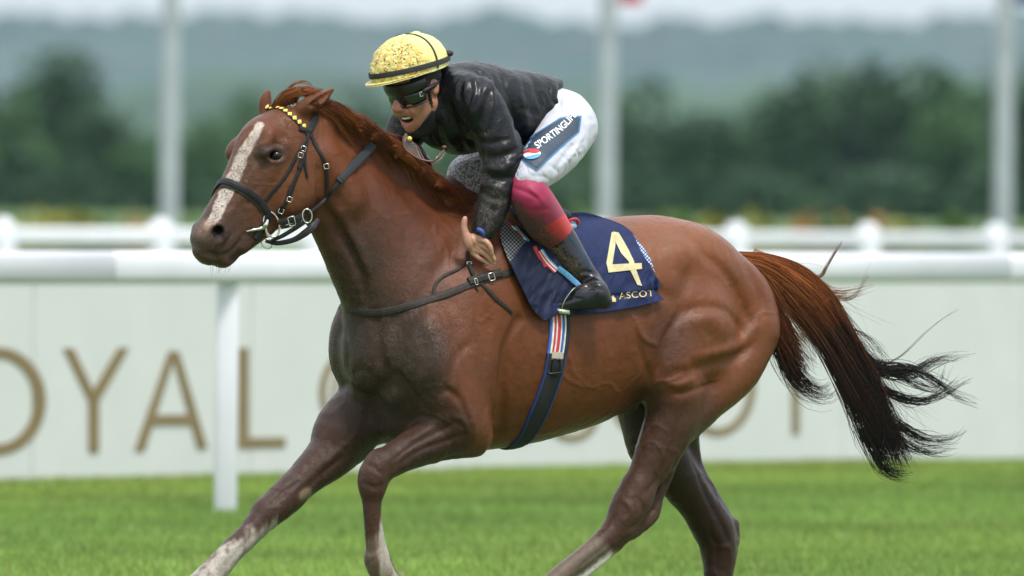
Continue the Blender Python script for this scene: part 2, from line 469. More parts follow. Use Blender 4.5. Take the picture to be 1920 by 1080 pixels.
def strip(name, C, Wv, Nv, half, thick, mat, parent=None, crown=0.5, closed=False, cols=None, uv=True, **kw):
    """strap along centre points C (px units), Wv width direction, Nv outward normal"""
    C = np.array(C, float); n = len(C); half = np.broadcast_to(half, (n,)).astype(float)
    prof = [(-1, 0.0), (-1, 0.75), (-0.8, 1.0), (0, 1.0 + crown * 0.4), (0.8, 1.0), (1, 0.75), (1, 0.0)]
    V = np.concatenate([C + Wv * (a * half)[:, None] + Nv * (b * thick) for a, b in prof]).reshape(len(prof), n, 3).transpose(1, 0, 2).reshape(-1, 3)
    m = len(prof); fcs = []
    for i in range(n if closed else n - 1):
        j = (i + 1) % n
        for k in range(m):
            k2 = (k + 1) % m; fcs.append((i * m + k, i * m + k2, j * m + k2, j * m + k))
    if not closed: fcs.append(tuple(range(m))[::-1]); fcs.append(tuple((n - 1) * m + k for k in range(m)))
    L = np.concatenate([[0], np.cumsum(np.linalg.norm(np.diff(C, axis=0), axis=1))])
    uvs = np.array([(L[i], a * half[i]) for i in range(n) for a, b in prof])
    return mesh_obj(name, PW(V), fcs, mat, parent, smooth=False, uvs=uvs, **kw)
def frames(C, N):
    T = np.gradient(C, axis=0); T /= np.linalg.norm(T, axis=1)[:, None] + 1e-9
    N = N - (N * T).sum(1)[:, None] * T; N /= np.linalg.norm(N, axis=1)[:, None] + 1e-9
    return T, np.cross(T, N), N
def strap(name, field, pts, width, thick, mat, parent=None, off=0.8, sub=5, relax=2, **kw):
    """a strap lying on a field's surface"""
    P = catmull(field.surf(pts, off), sub); P = field.snap(P, off)
    for _ in range(relax): P[1:-1] = P[1:-1] * 0.5 + 0.25 * (P[:-2] + P[2:])
    N = field.grad(P, 6.0); N /= np.linalg.norm(N, axis=1)[:, None] + 1e-9
    for _ in range(3): N[1:-1] = N[1:-1] * 0.5 + 0.25 * (N[:-2] + N[2:])
    T, Wv, N = frames(P, N)
    w = np.interp(np.linspace(0, 1, len(P)), np.linspace(0, 1, len(np.atleast_1d(width))), np.atleast_1d(width)) if np.ndim(width) else width
    return strip(name, P, Wv, N, np.asarray(w) / 2, thick, mat, parent, **kw), P, N
def free_strap(name, pts, width, thick, mat, parent=None, normal=(0, 0, -1), sub=5, **kw):
    P = catmull(pts, sub)[:, :3]; N = np.broadcast_to(np.array(normal, float), P.shape).copy()
    T, Wv, N = frames(P, N)
    w = np.interp(np.linspace(0, 1, len(P)), np.linspace(0, 1, len(np.atleast_1d(width))), np.atleast_1d(width)) if np.ndim(width) else width
    return strip(name, P, Wv, N, np.asarray(w) / 2, thick, mat, parent, **kw)
def tubes(name, P, R, mat, parent=None, sides=3, cols=None, closed=False, world=False, **kw):
    """P (N,K,3) strand points in px units, R (N,K) radii"""
    P = np.asarray(P, float); N, K, _ = P.shape
    T = np.gradient(P, axis=1); T /= np.linalg.norm(T, axis=2)[..., None] + 1e-9
    up = np.zeros_like(T); up[..., 2] = -1.0; up[..., 0] = 0.13
    A = np.cross(T, up); A /= np.linalg.norm(A, axis=2)[..., None] + 1e-9; B = np.cross(A, T)
    ang = np.arange(sides) / sides * 2 * np.pi
    V = P[:, :, None] + R[:, :, None, None] * (A[:, :, None] * np.cos(ang)[None, None, :, None] + B[:, :, None] * np.sin(ang)[None, None, :, None])
    idx = np.arange(N * K * sides).reshape(N, K, sides)
    if closed:
        a = idx; b = np.roll(idx, -1, 1)
    else: a = idx[:, :-1]; b = idx[:, 1:]
    q = np.stack([a, np.roll(a, -1, 2), np.roll(b, -1, 2), b], -1).reshape(-1, 4)
    if cols is not None: cols = {k: np.repeat(c.reshape(N * K, -1), sides, 0) for k, c in cols.items()}
    V = V.reshape(-1, 3)
    return mesh_obj(name, V if world else PW(V), q, mat, parent, cols=cols, **kw)
def ring(name, c, u, v, ru, rv, r, mat, parent=None, seg=28, sides=8, **kw):
    a = np.arange(seg) / seg * 2 * np.pi; u = np.array(u, float) / np.linalg.norm(u); v = np.array(v, float) / np.linalg.norm(v)
    P = np.array(c) + np.cos(a)[:, None] * u * ru + np.sin(a)[:, None] * v * rv
    T = np.roll(P, -1, 0) - np.roll(P, 1, 0); T /= np.linalg.norm(T, axis=1)[:, None]
    n = np.cross(u, v); B = np.cross(T, n); ang = np.arange(sides) / sides * 2 * np.pi
    V = P[:, None] + r * (B[:, None] * np.cos(ang)[None, :, None] + n * np.sin(ang)[None, :, None])
    idx = np.arange(seg * sides).reshape(seg, sides); b = np.roll(idx, -1, 0)
    q = np.stack([idx, np.roll(idx, -1, 1), np.roll(b, -1, 1), b], -1).reshape(-1, 4)
    return mesh_obj(name, PW(V.reshape(-1, 3)), q, mat, parent, **kw)
def buckle(c, ax, w, h, parent, mat, r=1.0, n=(0, 0, -1), name='buckle'):
    ax = np.array(ax, float); ax /= np.linalg.norm(ax); n = np.array(n, float); n /= np.linalg.norm(n); s_ = np.cross(ax, n); c = np.array(c, float) + n * 2.5
    P = [c + ax * a * w / 2 + s_ * b * h / 2 for a, b in ((-1, -1), (1, -1), (1, 1), (-1, 1))]
    pts = np.array([P[0] * (1 - t) + P[1] * t for t in (0.1, 0.9)] + [P[1] * (1 - t) + P[2] * t for t in (0.1, 0.9)] + [P[2] * (1 - t) + P[3] * t for t in (0.1, 0.9)] + [P[3] * (1 - t) + P[0] * t for t in (0.1, 0.9)])
    o = tubes(name, pts[None], np.full((1, 8), r), mat, parent, sides=6, closed=True)
    return o
def coons(top, bottom, left, right, nu, nv):
    def rs(p, n):
        q = catmull(p, 12); L = np.concatenate([[0], np.cumsum(np.linalg.norm(np.diff(q, axis=0), axis=1))]); t = np.linspace(0, L[-1], n)
        return np.stack([np.interp(t, L, q[:, k]) for k in range(q.shape[1])], 1)
    t, b, l, r = rs(top, nu), rs(bottom, nu), rs(left, nv), rs(right, nv)
    u = np.linspace(0, 1, nu)[None, :, None]; v = np.linspace(0, 1, nv)[:, None, None]
    return (1 - v) * t[None] + v * b[None] + (1 - u) * l[:, None] + u * r[:, None] - ((1-u)*(1-v)*t[0] + u*(1-v)*t[-1] + (1-u)*v*b[0] + u*v*b[-1])
def gridfaces(nv, nu):
    i = np.arange(nv * nu).reshape(nv, nu)
    return np.stack([i[:-1, :-1], i[:-1, 1:], i[1:, 1:], i[1:, :-1]], -1).reshape(-1, 4)
def sheet(name, P, thick, mat, parent=None, uvs=None, **kw):
    """P (nv,nu,3) px units; closed cloth sheet with thickness away from the viewer"""
    nv, nu, _ = P.shape; Q = P.copy(); Q[..., 2] += thick
    V = np.concatenate([P.reshape(-1, 3), Q.reshape(-1, 3)]); n = nv * nu
    f = gridfaces(nv, nu); b = f[:, ::-1] + n; i = np.arange(n).reshape(nv, nu)
    rim = np.concatenate([i[0], i[1:, -1], i[-1, ::-1][1:], i[::-1, 0][1:-1]]); r2 = np.roll(rim, -1)
    e = np.stack([rim, rim + n, r2 + n, r2], 1)
    if uvs is None:
        uu, vv = np.meshgrid(np.linspace(0, 1, nu), np.linspace(0, 1, nv)); uvs = np.stack([uu, vv], -1).reshape(-1, 2)
    return mesh_obj(name, PW(V), np.concatenate([f, b, e]), mat, parent, uvs=np.concatenate([uvs, uvs]), **kw)
class Sheet:
    """look up the depth of a draped sheet under photo points"""
    def __init__(s, P, k=4): s.P = P.reshape(-1, 3); s.k = k
    def d(s, xy):
        xy = np.asarray(xy, float); o = np.zeros(len(xy))
        for i, p in enumerate(xy):
            q = ((s.P[:, :2] - p) ** 2).sum(1); k = np.argpartition(q, s.k)[:s.k]; w = 1 / (q[k] + (0.5 if s.k < 5 else 20.0)); o[i] = (s.P[k, 2] * w).sum() / w.sum()
        return o
def flat_poly_on(name, polys, sheet_, lift, mat, parent, maxlen=6.0, holes=None, **kw):
    """filled photo-plane polygons laid on a sheet, finely cut so they follow it"""
    bm = bmesh.new()
    for poly in polys:
        vs = [bm.verts.new((p[0], p[1], 0)) for p in poly]; bm.faces.new(vs)
    bmesh.ops.triangulate(bm, faces=bm.faces[:])
    for _ in range(5):
        es = [e for e in bm.edges if e.calc_length() > maxlen]
        if not es: break
        bmesh.ops.subdivide_edges(bm, edges=es, cuts=1); bmesh.ops.triangulate(bm, faces=[f_ for f_ in bm.faces if len(f_.verts) > 3])
    xy = np.array([v.co[:2] for v in bm.verts]); fc = [tuple(v.index for v in f_.verts) for f_ in bm.faces]
    bm.verts.index_update(); fc = [tuple(v.index for v in f_.verts) for f_ in bm.faces]; bm.free()
    P = np.column_stack([xy, sheet_.d(xy) - lift])
    return mesh_obj(name, PW(P), fc, mat, parent, smooth=False, **kw)
def text_polys(txt, size=1.0, spacing=1.0, offset=0.0):
    """built-in font outline as a triangle mesh in its own plane: verts (x,y), faces"""
    cu = bpy.data.curves.new('lettering_tmp', 'FONT'); cu.body = txt; cu.size = size; cu.space_character = spacing; cu.resolution_u = 4; cu.offset = offset
    ob = bpy.data.objects.new('lettering_tmp', cu); COL.objects.link(ob)
    dg = bpy.context.evaluated_depsgraph_get(); me = ob.evaluated_get(dg).to_mesh()
    V = np.array([v.co[:2] for v in me.vertices]); Fc = [tuple(p.vertices) for p in me.polygons]
    ob.evaluated_get(dg).to_mesh_clear(); bpy.data.objects.remove(ob); bpy.data.curves.remove(cu)
    return V, Fc
def text_on(name, txt, path, height, sheet_, lift, mat, parent, spacing=1.0, offset=0.0, shear=0.0, **kw):
    """lettering along a photo path (baseline from first to last point)"""
    V, Fc = text_polys(txt, 1.0, spacing, offset); V = V - [V[:, 0].min(), 0]; W_ = V[:, 0].max(); hcap = 0.70
    q = catmull(path, 12); L = np.concatenate([[0], np.cumsum(np.linalg.norm(np.diff(q, axis=0), axis=1))]); tot = L[-1]
    t = V[:, 0] / W_ * tot; C = np.stack([np.interp(t, L, q[:, k]) for k in range(2)], 1)
    T = np.stack([np.interp(np.clip(t + 3, 0, tot), L, q[:, k]) - np.interp(np.clip(t - 3, 0, tot), L, q[:, k]) for k in range(2)], 1); T /= np.linalg.norm(T, axis=1)[:, None]
    Nn = np.stack([T[:, 1], -T[:, 0]], 1)
    xy = C + Nn * (V[:, 1] / hcap * height)[:, None] + T * (V[:, 1] * shear * height)[:, None]
    P = np.column_stack([xy, sheet_.d(xy) - lift])
    return mesh_obj(name, PW(P), Fc, mat, parent, smooth=False, **kw)
# ================================================================ the racecourse
def hz(px, py): return ground_at(px, py)
def z_at(g, py, px):
    """height above the ground point g that shows at photo row py"""
    L = np.array([(px - 960) / F, -(py - 540) / F, -1.0]) @ RM3.T; k = np.hypot(g[0], g[1]) / np.hypot(L[0], L[1]); return CAM_H + L[2] * k
BA, BB = ground_at(0, 908), ground_at(1920, 860); BDIR = (BB - BA) / np.linalg.norm(BB - BA); BN = np.array([BDIR[1], -BDIR[0], 0]);  BN = BN if BN[1] < 0 else -BN
def board_pt(px, py, off=0.0):
    L = np.array([(px - 960) / F, -(py - 540) / F, -1.0]) @ RM3.T; o = np.array([0, 0, CAM_H]); t_ = ((BA - o) @ BN) / (L @ BN); return o + L * t_ + BN * off
def prism(name, P, depth_vec, mat, parent=None, **k):
    n = len(P); P = np.array(P, float); V = np.concatenate([P, P + np.array(depth_vec)]); Fc = [tuple(range(n)), tuple(range(2 * n - 1, n - 1, -1))] + [(i, i + n, (i + 1) % n + n, (i + 1) % n) for i in range(n)]
    return mesh_obj(name, V, Fc, mat, parent, smooth=False, **k)
def box_w(name, o, u, v, w, mat, parent=None, bev=0.0, smooth=False, **k):
    o, u, v, w = [np.array(a, float) for a in (o, u, v, w)]
    bm = bmesh.new(); vs = [bm.verts.new(o + u * a + v * b + w * c) for a in (0, 1) for b in (0, 1) for c in (0, 1)]
    for q in ((0, 1, 3, 2), (4, 6, 7, 5), (0, 4, 5, 1), (2, 3, 7, 6), (0, 2, 6, 4), (1, 5, 7, 3)): bm.faces.new([vs[i] for i in q])
    bmesh.ops.recalc_face_normals(bm, faces=bm.faces)
    if bev: bmesh.ops.bevel(bm, geom=bm.edges[:], offset=bev, segments=2, affect='EDGES', profile=0.5)
    V = np.array([x.co[:] for x in bm.verts]); bm.verts.index_update(); Fc = [tuple(x.index for x in f_.verts) for f_ in bm.faces]; bm.free()
    return mesh_obj(name, V, Fc, mat, parent, smooth=smooth, **k)
# ground
t = NT('turf'); v_ = t.coord(); a1 = t.noise(v_, 0.35, 4); a2 = t.noise(v_, 3.0, 5, 0.65); a3 = t.noise(v_, 30, 4, 0.7)
c = t.mix(t.ramp(a1, [(0.35, 0.0), (0.7, 1.0)]), (0.09, 0.16, 0.038), (0.13, 0.20, 0.048)); c = t.mix(t.ramp(a2, [(0.35, 0.0), (0.7, 0.8)]), c, (0.05, 0.12, 0.02)); c = t.mix(t.ramp(a3, [(0.3, 0.5), (0.6, 0.0)]), c, (0.03, 0.06, 0.012))
t.set(Base_Color=c, Roughness=0.85, Normal=t.bump(a3, 0.6, 0.03)); M_TURF = t.m
gx = np.concatenate([np.linspace(-3000, -20, 14), np.linspace(-16, 16, 60), np.linspace(20, 3000, 14)]); gy = np.concatenate([np.linspace(-40, 35, 12), np.linspace(37, 80, 70), np.linspace(90, 5200, 40)])
XX, YY = np.meshgrid(gx, gy); ZZ = np.where((YY > 34) & (YY < 90) & (np.abs(XX) < 18), 0.012 * np.sin(XX * 1.7 + YY * 0.6) * np.sin(YY * 1.1), 0.0)
mesh_obj('turf_ground', np.stack([XX, YY, ZZ], -1).reshape(-1, 3), gridfaces(len(gy), len(gx)), M_TURF, kind='structure')
# grass blades over the strip of course in view
NB = 230000; yb = 42 + (RNG.rand(NB) ** 0.9) * 24; half = yb * 960 / F + 0.6; xb = RNG.uniform(-1, 1, NB) * half
keep = ((np.stack([xb, yb, yb * 0], -1) - BA) @ BN) > 0.02; xb, yb = xb[keep], yb[keep]; n_ = len(xb)
pos = np.stack([xb, yb, np.zeros(n_)], -1); pat = fbm(pos * 1.0, 1.6, 3, 3); pat2 = fbm(pos * np.array([0.4, 1, 1]), 0.35, 3, 6)
dist_b = (pos - BA) @ BN; stripe = np.sin(dist_b / 1.9 * math.pi * 0.5 + 0.4)
h_ = (0.034 + 0.018 * RNG.rand(n_)) * (1 + 0.3 * pat2 + 0.15 * pat); ang = RNG.uniform(0, 2 * np.pi, n_); lean = RNG.uniform(0.1, 0.75, n_) * h_; w_ = RNG.uniform(0.0018, 0.0036, n_)
dx, dy = np.cos(ang), np.sin(ang); sx, sy = -dy * w_, dx * w_
z0 = pos - np.array([0, 0, 0.012])
V = np.stack([z0 + np.stack([sx, sy, 0 * sx], -1), z0 - np.stack([sx, sy, 0 * sx], -1),
              pos + np.stack([dx * lean * .35 - sx * .8, dy * lean * .35 - sy * .8, h_ * .6], -1), pos + np.stack([dx * lean * .35 + sx * .8, dy * lean * .35 + sy * .8, h_ * .6], -1), pos + np.stack([dx * lean, dy * lean, h_], -1)], 1).reshape(-1, 3)
b_ = (np.arange(n_) * 5)[:, None]; tri = np.concatenate([b_ + np.array([[0, 1, 2]]), b_ + np.array([[0, 2, 3]]), b_ + np.array([[3, 2, 4]])])
base = np.array([0.190, 0.300, 0.062]) * (1 + 0.38 * pat + 0.30 * pat2 + RNG.normal(0, 0.14, n_))[:, None]; base = base * (1 + 0.10 * stripe[:, None] * np.array([1.0, 0.5, 0.4])) * (1 + 0.22 * np.exp(-dist_b / 2.2)[:, None] * np.array([1.3, 0.6, 0.2]))
dry = RNG.rand(n_) < 0.05; base[dry] = np.array([0.26, 0.24, 0.09]); cc = np.repeat(np.clip(base, 0.01, 0.9), 5, 0)
t = NT('grass_blades'); ca = t.attr('tone').outputs['Color']; t.set(Base_Color=ca, Roughness=0.55); t.b.inputs['Specular IOR Level'].default_value = 0.25
tr = t.n('BsdfTranslucent'); t.l(ca, tr.inputs['Color']); ms = t.n('MixShader'); ms.inputs[0].default_value = 0.35; t.l(t.b.outputs[0], ms.inputs[1]); t.l(tr.outputs[0], ms.inputs[2]); t.l(ms.outputs[0], t.out.inputs['Surface'])
mesh_obj('grass', V, tri.astype(np.int32), t.m, cols={'tone': cc}, kind='stuff', label='short mown green racecourse turf in front of the lettered board', smooth=False)
# ---------------------------------------------------------------- lettered board
M_BOARD = None
t = NT('pale_green_board'); v_ = t.coord(); wv_ = t.n('TexWave'); wv_.wave_type = 'BANDS'; wv_.inputs['Scale'].default_value = 6.0; wv_.inputs['Distortion'].default_value = 0.0
tc = t.n('TexCoord'); mp = t.n('Mapping'); mp.inputs['Rotation'].default_value = (0, 0, -math.atan2(BDIR[1], BDIR[0])); t.l(tc.outputs['Object'], mp.inputs['Vector']); t.l(mp.outputs['Vector'], wv_.inputs['Vector'])
nn_ = t.noise(v_, 2.5, 4); c = t.mix(t.ramp(nn_, [(0.3, 0.0), (0.7, 1.0)]), (0.565, 0.585, 0.560), (0.61, 0.625, 0.60)); c = t.mix(t.math('MULTIPLY', wv_.outputs['Fac'], 0.10), c, (0.45, 0.54, 0.49))
t.set(Base_Color=c, Roughness=0.5, Normal=t.bump(wv_.outputs['Fac'], 0.3, 0.004)); M_BOARD = t.m
M_LET = simple_mat('bronze_lettering', (0.215, 0.158, 0.072), 0.5, nscale=6, namt=0.12)
M_WPAINT = simple_mat('white_rail_paint', (0.71, 0.72, 0.76), 0.35, nscale=3, namt=0.06)
board = empty('course_board', BA, label='long pale green board with bronze ROYAL ASCOT lettering behind the white rail', cat='advertising board')
BL = np.linalg.norm(BB - BA); pw = 1.93; s0_ = float((board_pt(62, 700) - BA) @ BDIR); UP = np.array([0, 0, 1.0])
for i in range(-2, 8):
    a = s0_ + (i - 1) * pw
    box_w('panel', BA + BDIR * (a + 0.004), BDIR * (pw - 0.008), UP * 1.065, -BN * 0.03, M_BOARD, board, 0.004)
box_w('top_shadow_strip', BA + BDIR * (s0_ - 3 * pw) + UP * 1.068 + BN * 0.006, BDIR * 10 * pw, UP * 0.03, -BN * 0.045, simple_mat('sage_gap_shadow', (0.30, 0.38, 0.32), 0.5), board)  # darker top strip stands in for the gap shadow under the rail
LETO = [0.003]
def letter(name, strokes, parent=board):
    bm = bmesh.new()
    V, Fc = [], []
    for st_n, poly in enumerate(strokes):
        P = [board_pt(x, y, 0.006 + 0.0012 * st_n) for x, y in poly]; n = len(P); b0 = len(V); V += P + [p - BN * 0.0065 for p in P]
        Fc.append(tuple(b0 + i for i in range(n))); Fc.append(tuple(b0 + 2 * n - 1 - i for i in range(n))); Fc += [(b0 + i, b0 + i + n, b0 + (i + 1) % n + n, b0 + (i + 1) % n) for i in range(n)]
    bm.free(); return mesh_obj(name, np.array(V), Fc, M_LET, parent, smooth=False)
def arcband(name, cx, cy, rx, ry, tx, ty, a0=0, a1=360, n=48):
    V, Fc = [], []
    A_ = np.radians(np.linspace(a0, a1, n + 1))
    for a in A_:
        for r, o in ((1, 0.006), (0, 0.006), (0, 0.0), (1, 0.0)):
            V.append(board_pt(cx + (rx - (0 if r else tx)) * math.cos(a), cy - (ry - (0 if r else ty)) * math.sin(a), o))
    for i in range(n):
        for k in range(4): Fc.append((i * 4 + k, i * 4 + (k + 1) % 4, (i + 1) * 4 + (k + 1) % 4, (i + 1) * 4 + k))
    return mesh_obj(name, np.array(V), Fc, M_LET, board, smooth=False)
letter('letter_r', [[(-215, 655), (-195, 655), (-195, 858), (-215, 858)]])
arcband('letter_o', -6, 752, 91, 101, 23, 20)
letter('letter_y', [[(117, 653), (137, 653), (177, 738), (165, 752)], [(221, 652), (241, 652), (184, 752), (170, 738)], [(165, 738), (184, 738), (184, 848), (165, 848)]])
letter('letter_a', [[(316, 658), (330, 658), (270, 846), (251, 846)], [(320, 658), (334, 658), (388, 841), (369, 841)], [(282, 778), (362, 777), (366, 796), (277, 797)]])
letter('letter_l', [[(446, 652), (465, 652), (465, 839), (446, 840)], [(447, 821), (534, 820), (534, 838), (447, 840)]])
arcband('emblem_ring', 692, 736, 94, 98, 12, 12, 100, 460); arcband('emblem_ring', 692, 736, 70, 72, 8, 8)
letter('letter_a', [[(926, 638), (938, 638), (894, 832), (880, 832)], [(930, 638), (942, 638), (990, 828), (974, 828)], [(898, 772), (968, 772), (972, 786), (894, 786)]])
arcband('letter_s', 1071, 776, 52, 52, 13, 13, -150, 90); arcband('letter_s', 1071, 682, 46, 52, 13, 13, 30, 270)
arcband('letter_c', 1208, 724, 70, 98, 13, 14, 45, 315)
arcband('letter_o', 1344, 720, 72, 98, 13, 15)
letter('letter_t', [[(1484, 636), (1498, 636), (1498, 814), (1484, 815)], [(1448, 622), (1534, 621), (1534, 635), (1448, 636)]])
# ---------------------------------------------------------------- near rail
PG = ground_at(428, 966); ztop = z_at(PG, 471, 428); zbot = z_at(PG, 531, 428)
def rail_beam(name, P0, s0, s1, z0, z1, dep, mat, parent):
    n = 16; V = []; zc, zr = (z0 + z1) / 2, (z1 - z0) / 2
    for s_ in (s0, s1):
        for k in range(n):
            a = 2 * math.pi * k / n; ca_, sa_ = math.cos(a), math.sin(a)
            V.append(P0 + BDIR * s_ + BN * dep * np.sign(ca_) * abs(ca_) ** 0.7 + np.array([0, 0, zc + zr * np.sign(sa_) * abs(sa_) ** 0.6]))
    Fc = [(k, (k + 1) % n, n + (k + 1) % n, n + k) for k in range(n)] + [tuple(range(n))[::-1], tuple(range(n, 2 * n))]
    return mesh_obj(name, np.array(V), Fc, mat, parent)
rail = empty('running_rail', PG, label='thick white running rail just behind the horse, with a white post at the left', cat='rail')
_L = np.array([(1290 - 960) / F, -(930 - 540) / F, -1.0]) @ RM3.T; PSP = float(np.linalg.solve(np.array([[BDIR[0], -_L[0]], [BDIR[1], -_L[1]]]), -PG[:2])[0])
for i in range(-2, 4): rail_beam('beam', PG, (i - 0.25) * PSP + 0.003, (i + 0.75) * PSP - 0.003, zbot, ztop, 0.055, M_WPAINT, rail)
pw_ = 43 * (PG[1] / F)
for i in range(-1, 3):
    c0 = PG + BDIR * (i * PSP) - BN * 0.02
    box_w('post', c0 - np.array([pw_ / 2, 0, 0]) - np.array([0, 0, 0.05]), np.array([pw_, 0, 0]), np.array([0, pw_ * 0.9, 0]), UP * (zbot + 0.07), M_WPAINT, rail, 0.02, True)
# ---------------------------------------------------------------- far rail with round-capped posts
FG = np.array([0.0, 100.0, 0.0]); frail = empty('far_rail', FG, label='low white far rail with round capped posts beyond the board', cat='rail')
def far_s(px):
    L = np.array([(px - 960) / F, 0, -1.0]) @ RM3.T; # solve FG + BDIR*s on the vertical plane of that column
    A_ = np.array([[BDIR[0], -L[0]], [BDIR[1], -L[1]]]); s_, k = np.linalg.solve(A_, -FG[:2]); return s_
zt = 0
gA = FG + BDIR * far_s(1612); z2 = z_at(gA, 435, 1612); z1_ = z_at(gA, 466, 1612)
S_ = sorted([far_s(x) for x in (5, 305, 590, 860, 1125, 1375, 1612, 1865)]); sp_f = (S_[-1] - S_[0]) / 7
rail_beam('beam', FG, S_[0] - 3 * sp_f, S_[-1] + 2 * sp_f, z1_, z2, 0.05, M_WPAINT, frail); rail_beam('beam', FG, S_[0] - 3 * sp_f, S_[-1] + 2 * sp_f, z1_ - 0.45, z1_ - 0.32, 0.05, M_WPAINT, frail)
def cyl(name, base, r0, r1, h, mat, parent=None, n=14, dome=False, smooth=True, **k):
    prof = [(0, r0), (h, r1)] + ([(h + r1 * 0.5, r1 * 0.85), (h + r1 * 0.85, r1 * 0.5), (h + r1 * 0.97, 0.001)] if dome else [(h, 0.001)])
    V = [np.array(base) + np.array([r * math.cos(2 * math.pi * j / n), r * math.sin(2 * math.pi * j / n), z]) for z, r in prof for j in range(n)]
    Fc = [(i * n + j, i * n + (j + 1) % n, (i + 1) * n + (j + 1) % n, (i + 1) * n + j) for i in range(len(prof) - 1) for j in range(n)]
    return mesh_obj(name, np.array(V), Fc, mat, parent, smooth=smooth, **k)
for i in range(-2, 10): cyl('post', FG + BDIR * (S_[0] + i * sp_f) + np.array([0, -0.02, 0]), 0.11, 0.11, z2 - 0.02, M_WPAINT, frail, dome=True)
# flagpoles
M_POLE = simple_mat('grey_pole', (0.36, 0.40, 0.42), 0.4, nscale=2)
M_FLAGR = simple_mat('red_flag', (0.55, 0.10, 0.12), 0.7); M_FLAGB = simple_mat('blue_flag', (0.05, 0.07, 0.22), 0.7)
for x, D_, lab, fm in ((317, 118, 'white flagpole left of the horse\'s head', None), (1136, 122, 'white flagpole between the jockey and the right-hand pole, with a red flag', M_FLAGR), (1880, 126, 'white flagpole at the far right with a dark blue flag', M_FLAGB)):
    L = np.array([(x - 960) / F, -(430 - 540) / F, -1.0]) @ RM3.T; k = D_ / L[1]; g = np.array([L[0] * k, D_, 0]); r_ = 37 * D_ / F / 2
    fp = empty('flagpole', g, label=lab, cat='flagpole', group='white flagpoles beyond the rails')
    cyl('pole', g, r_, r_ * 0.8, 9.0, M_POLE, fp, n=16, dome=True); cyl('base', g, r_ * 2.2, r_ * 1.8, 0.25, M_POLE, fp, n=16)
    zf = z_at(g, 8, x)
    if fm:
        P = np.array([[g + np.array([r_ + 0.01 + 0.30 * u + 0.05 * math.sin(v * 5) * u, 0.06 * math.sin(u * 9 + v), 8.6 - (8.6 - zf) * (v) - 0.4 * u * (v < 0.3)]) for u in np.linspace(0, 1, 12)] for v in np.linspace(0, 1, 20)])
        V = np.concatenate([P.reshape(-1, 3), P.reshape(-1, 3) + np.array([0, 0.004, 0])]); g_ = gridfaces(20, 12); mesh_obj('flag', V, np.concatenate([g_, g_[:, ::-1] + 240]), fm, fp)
# ---------------------------------------------------------------- vegetation
def leaf_mat(name, c0, c1):
    t = NT(name); ca = t.attr('tone').outputs['Fac']; t.set(Base_Color=t.mix(ca, c0, c1), Roughness=0.7); t.b.inputs['Specular IOR Level'].default_value = 0.2; return t.m
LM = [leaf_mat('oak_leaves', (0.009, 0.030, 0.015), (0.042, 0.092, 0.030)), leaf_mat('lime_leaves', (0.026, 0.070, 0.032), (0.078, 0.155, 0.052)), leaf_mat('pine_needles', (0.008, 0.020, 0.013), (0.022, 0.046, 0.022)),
      leaf_mat('yellow_gorse', (0.14, 0.15, 0.02), (0.38, 0.34, 0.05)), leaf_mat('orange_bush', (0.26, 0.14, 0.03), (0.50, 0.26, 0.06)), leaf_mat('green_bush', (0.05, 0.10, 0.02), (0.12, 0.19, 0.04))]
M_BARK = simple_mat('bark', (0.07, 0.055, 0.04), 0.9, nscale=4, namt=0.4)
def crown_pts(n, cx, cy, cz, rx, ry, rz, lumps, rng):
    C = []; 
    for i in range(lumps):
        v = rng.normal(0, 1, 3); v /= np.linalg.norm(v); v *= rng.uniform(0.25, 0.72); C.append((v[0] * rx, v[1] * ry, v[2] * rz, rng.uniform(0.30, 0.52)))
    C = np.array(C); k = rng.randint(0, lumps, n); d = rng.normal(0, 1, (n, 3)); d /= np.linalg.norm(d, axis=1)[:, None]; r = rng.uniform(0.55, 1.05, n)[:, None]
    P = C[k, :3] + d * r * C[k, 3:4] * np.array([rx, ry, rz]); return P + np.array([cx, cy, cz]), k
def foliage(name, P, size, tone, mat, parent, rng):
    n = len(P); a = rng.normal(0, 1, (n, 3)); a /= np.linalg.norm(a, axis=1)[:, None]; b = np.cross(a, rng.normal(0, 1, (n, 3))); b /= np.linalg.norm(b, axis=1)[:, None]; s_ = (size * rng.uniform(0.6, 1.4, n))[:, None]
    V = np.stack([P - a * s_, P + b * s_ * 0.6, P + a * s_, P - b * s_ * 0.6], 1).reshape(-1, 3); q = np.arange(4 * n).reshape(n, 4)
    return mesh_obj(name, V, q, mat, parent, smooth=False, cols={'tone': np.repeat(tone, 4)})
def px_world(px, py, D_):
    L = np.array([(px - 960) / F, -(py - 540) / F, -1.0]) @ RM3.T; k = D_ / L[1]; return np.array([L[0] * k, D_, CAM_H + L[2] * k])
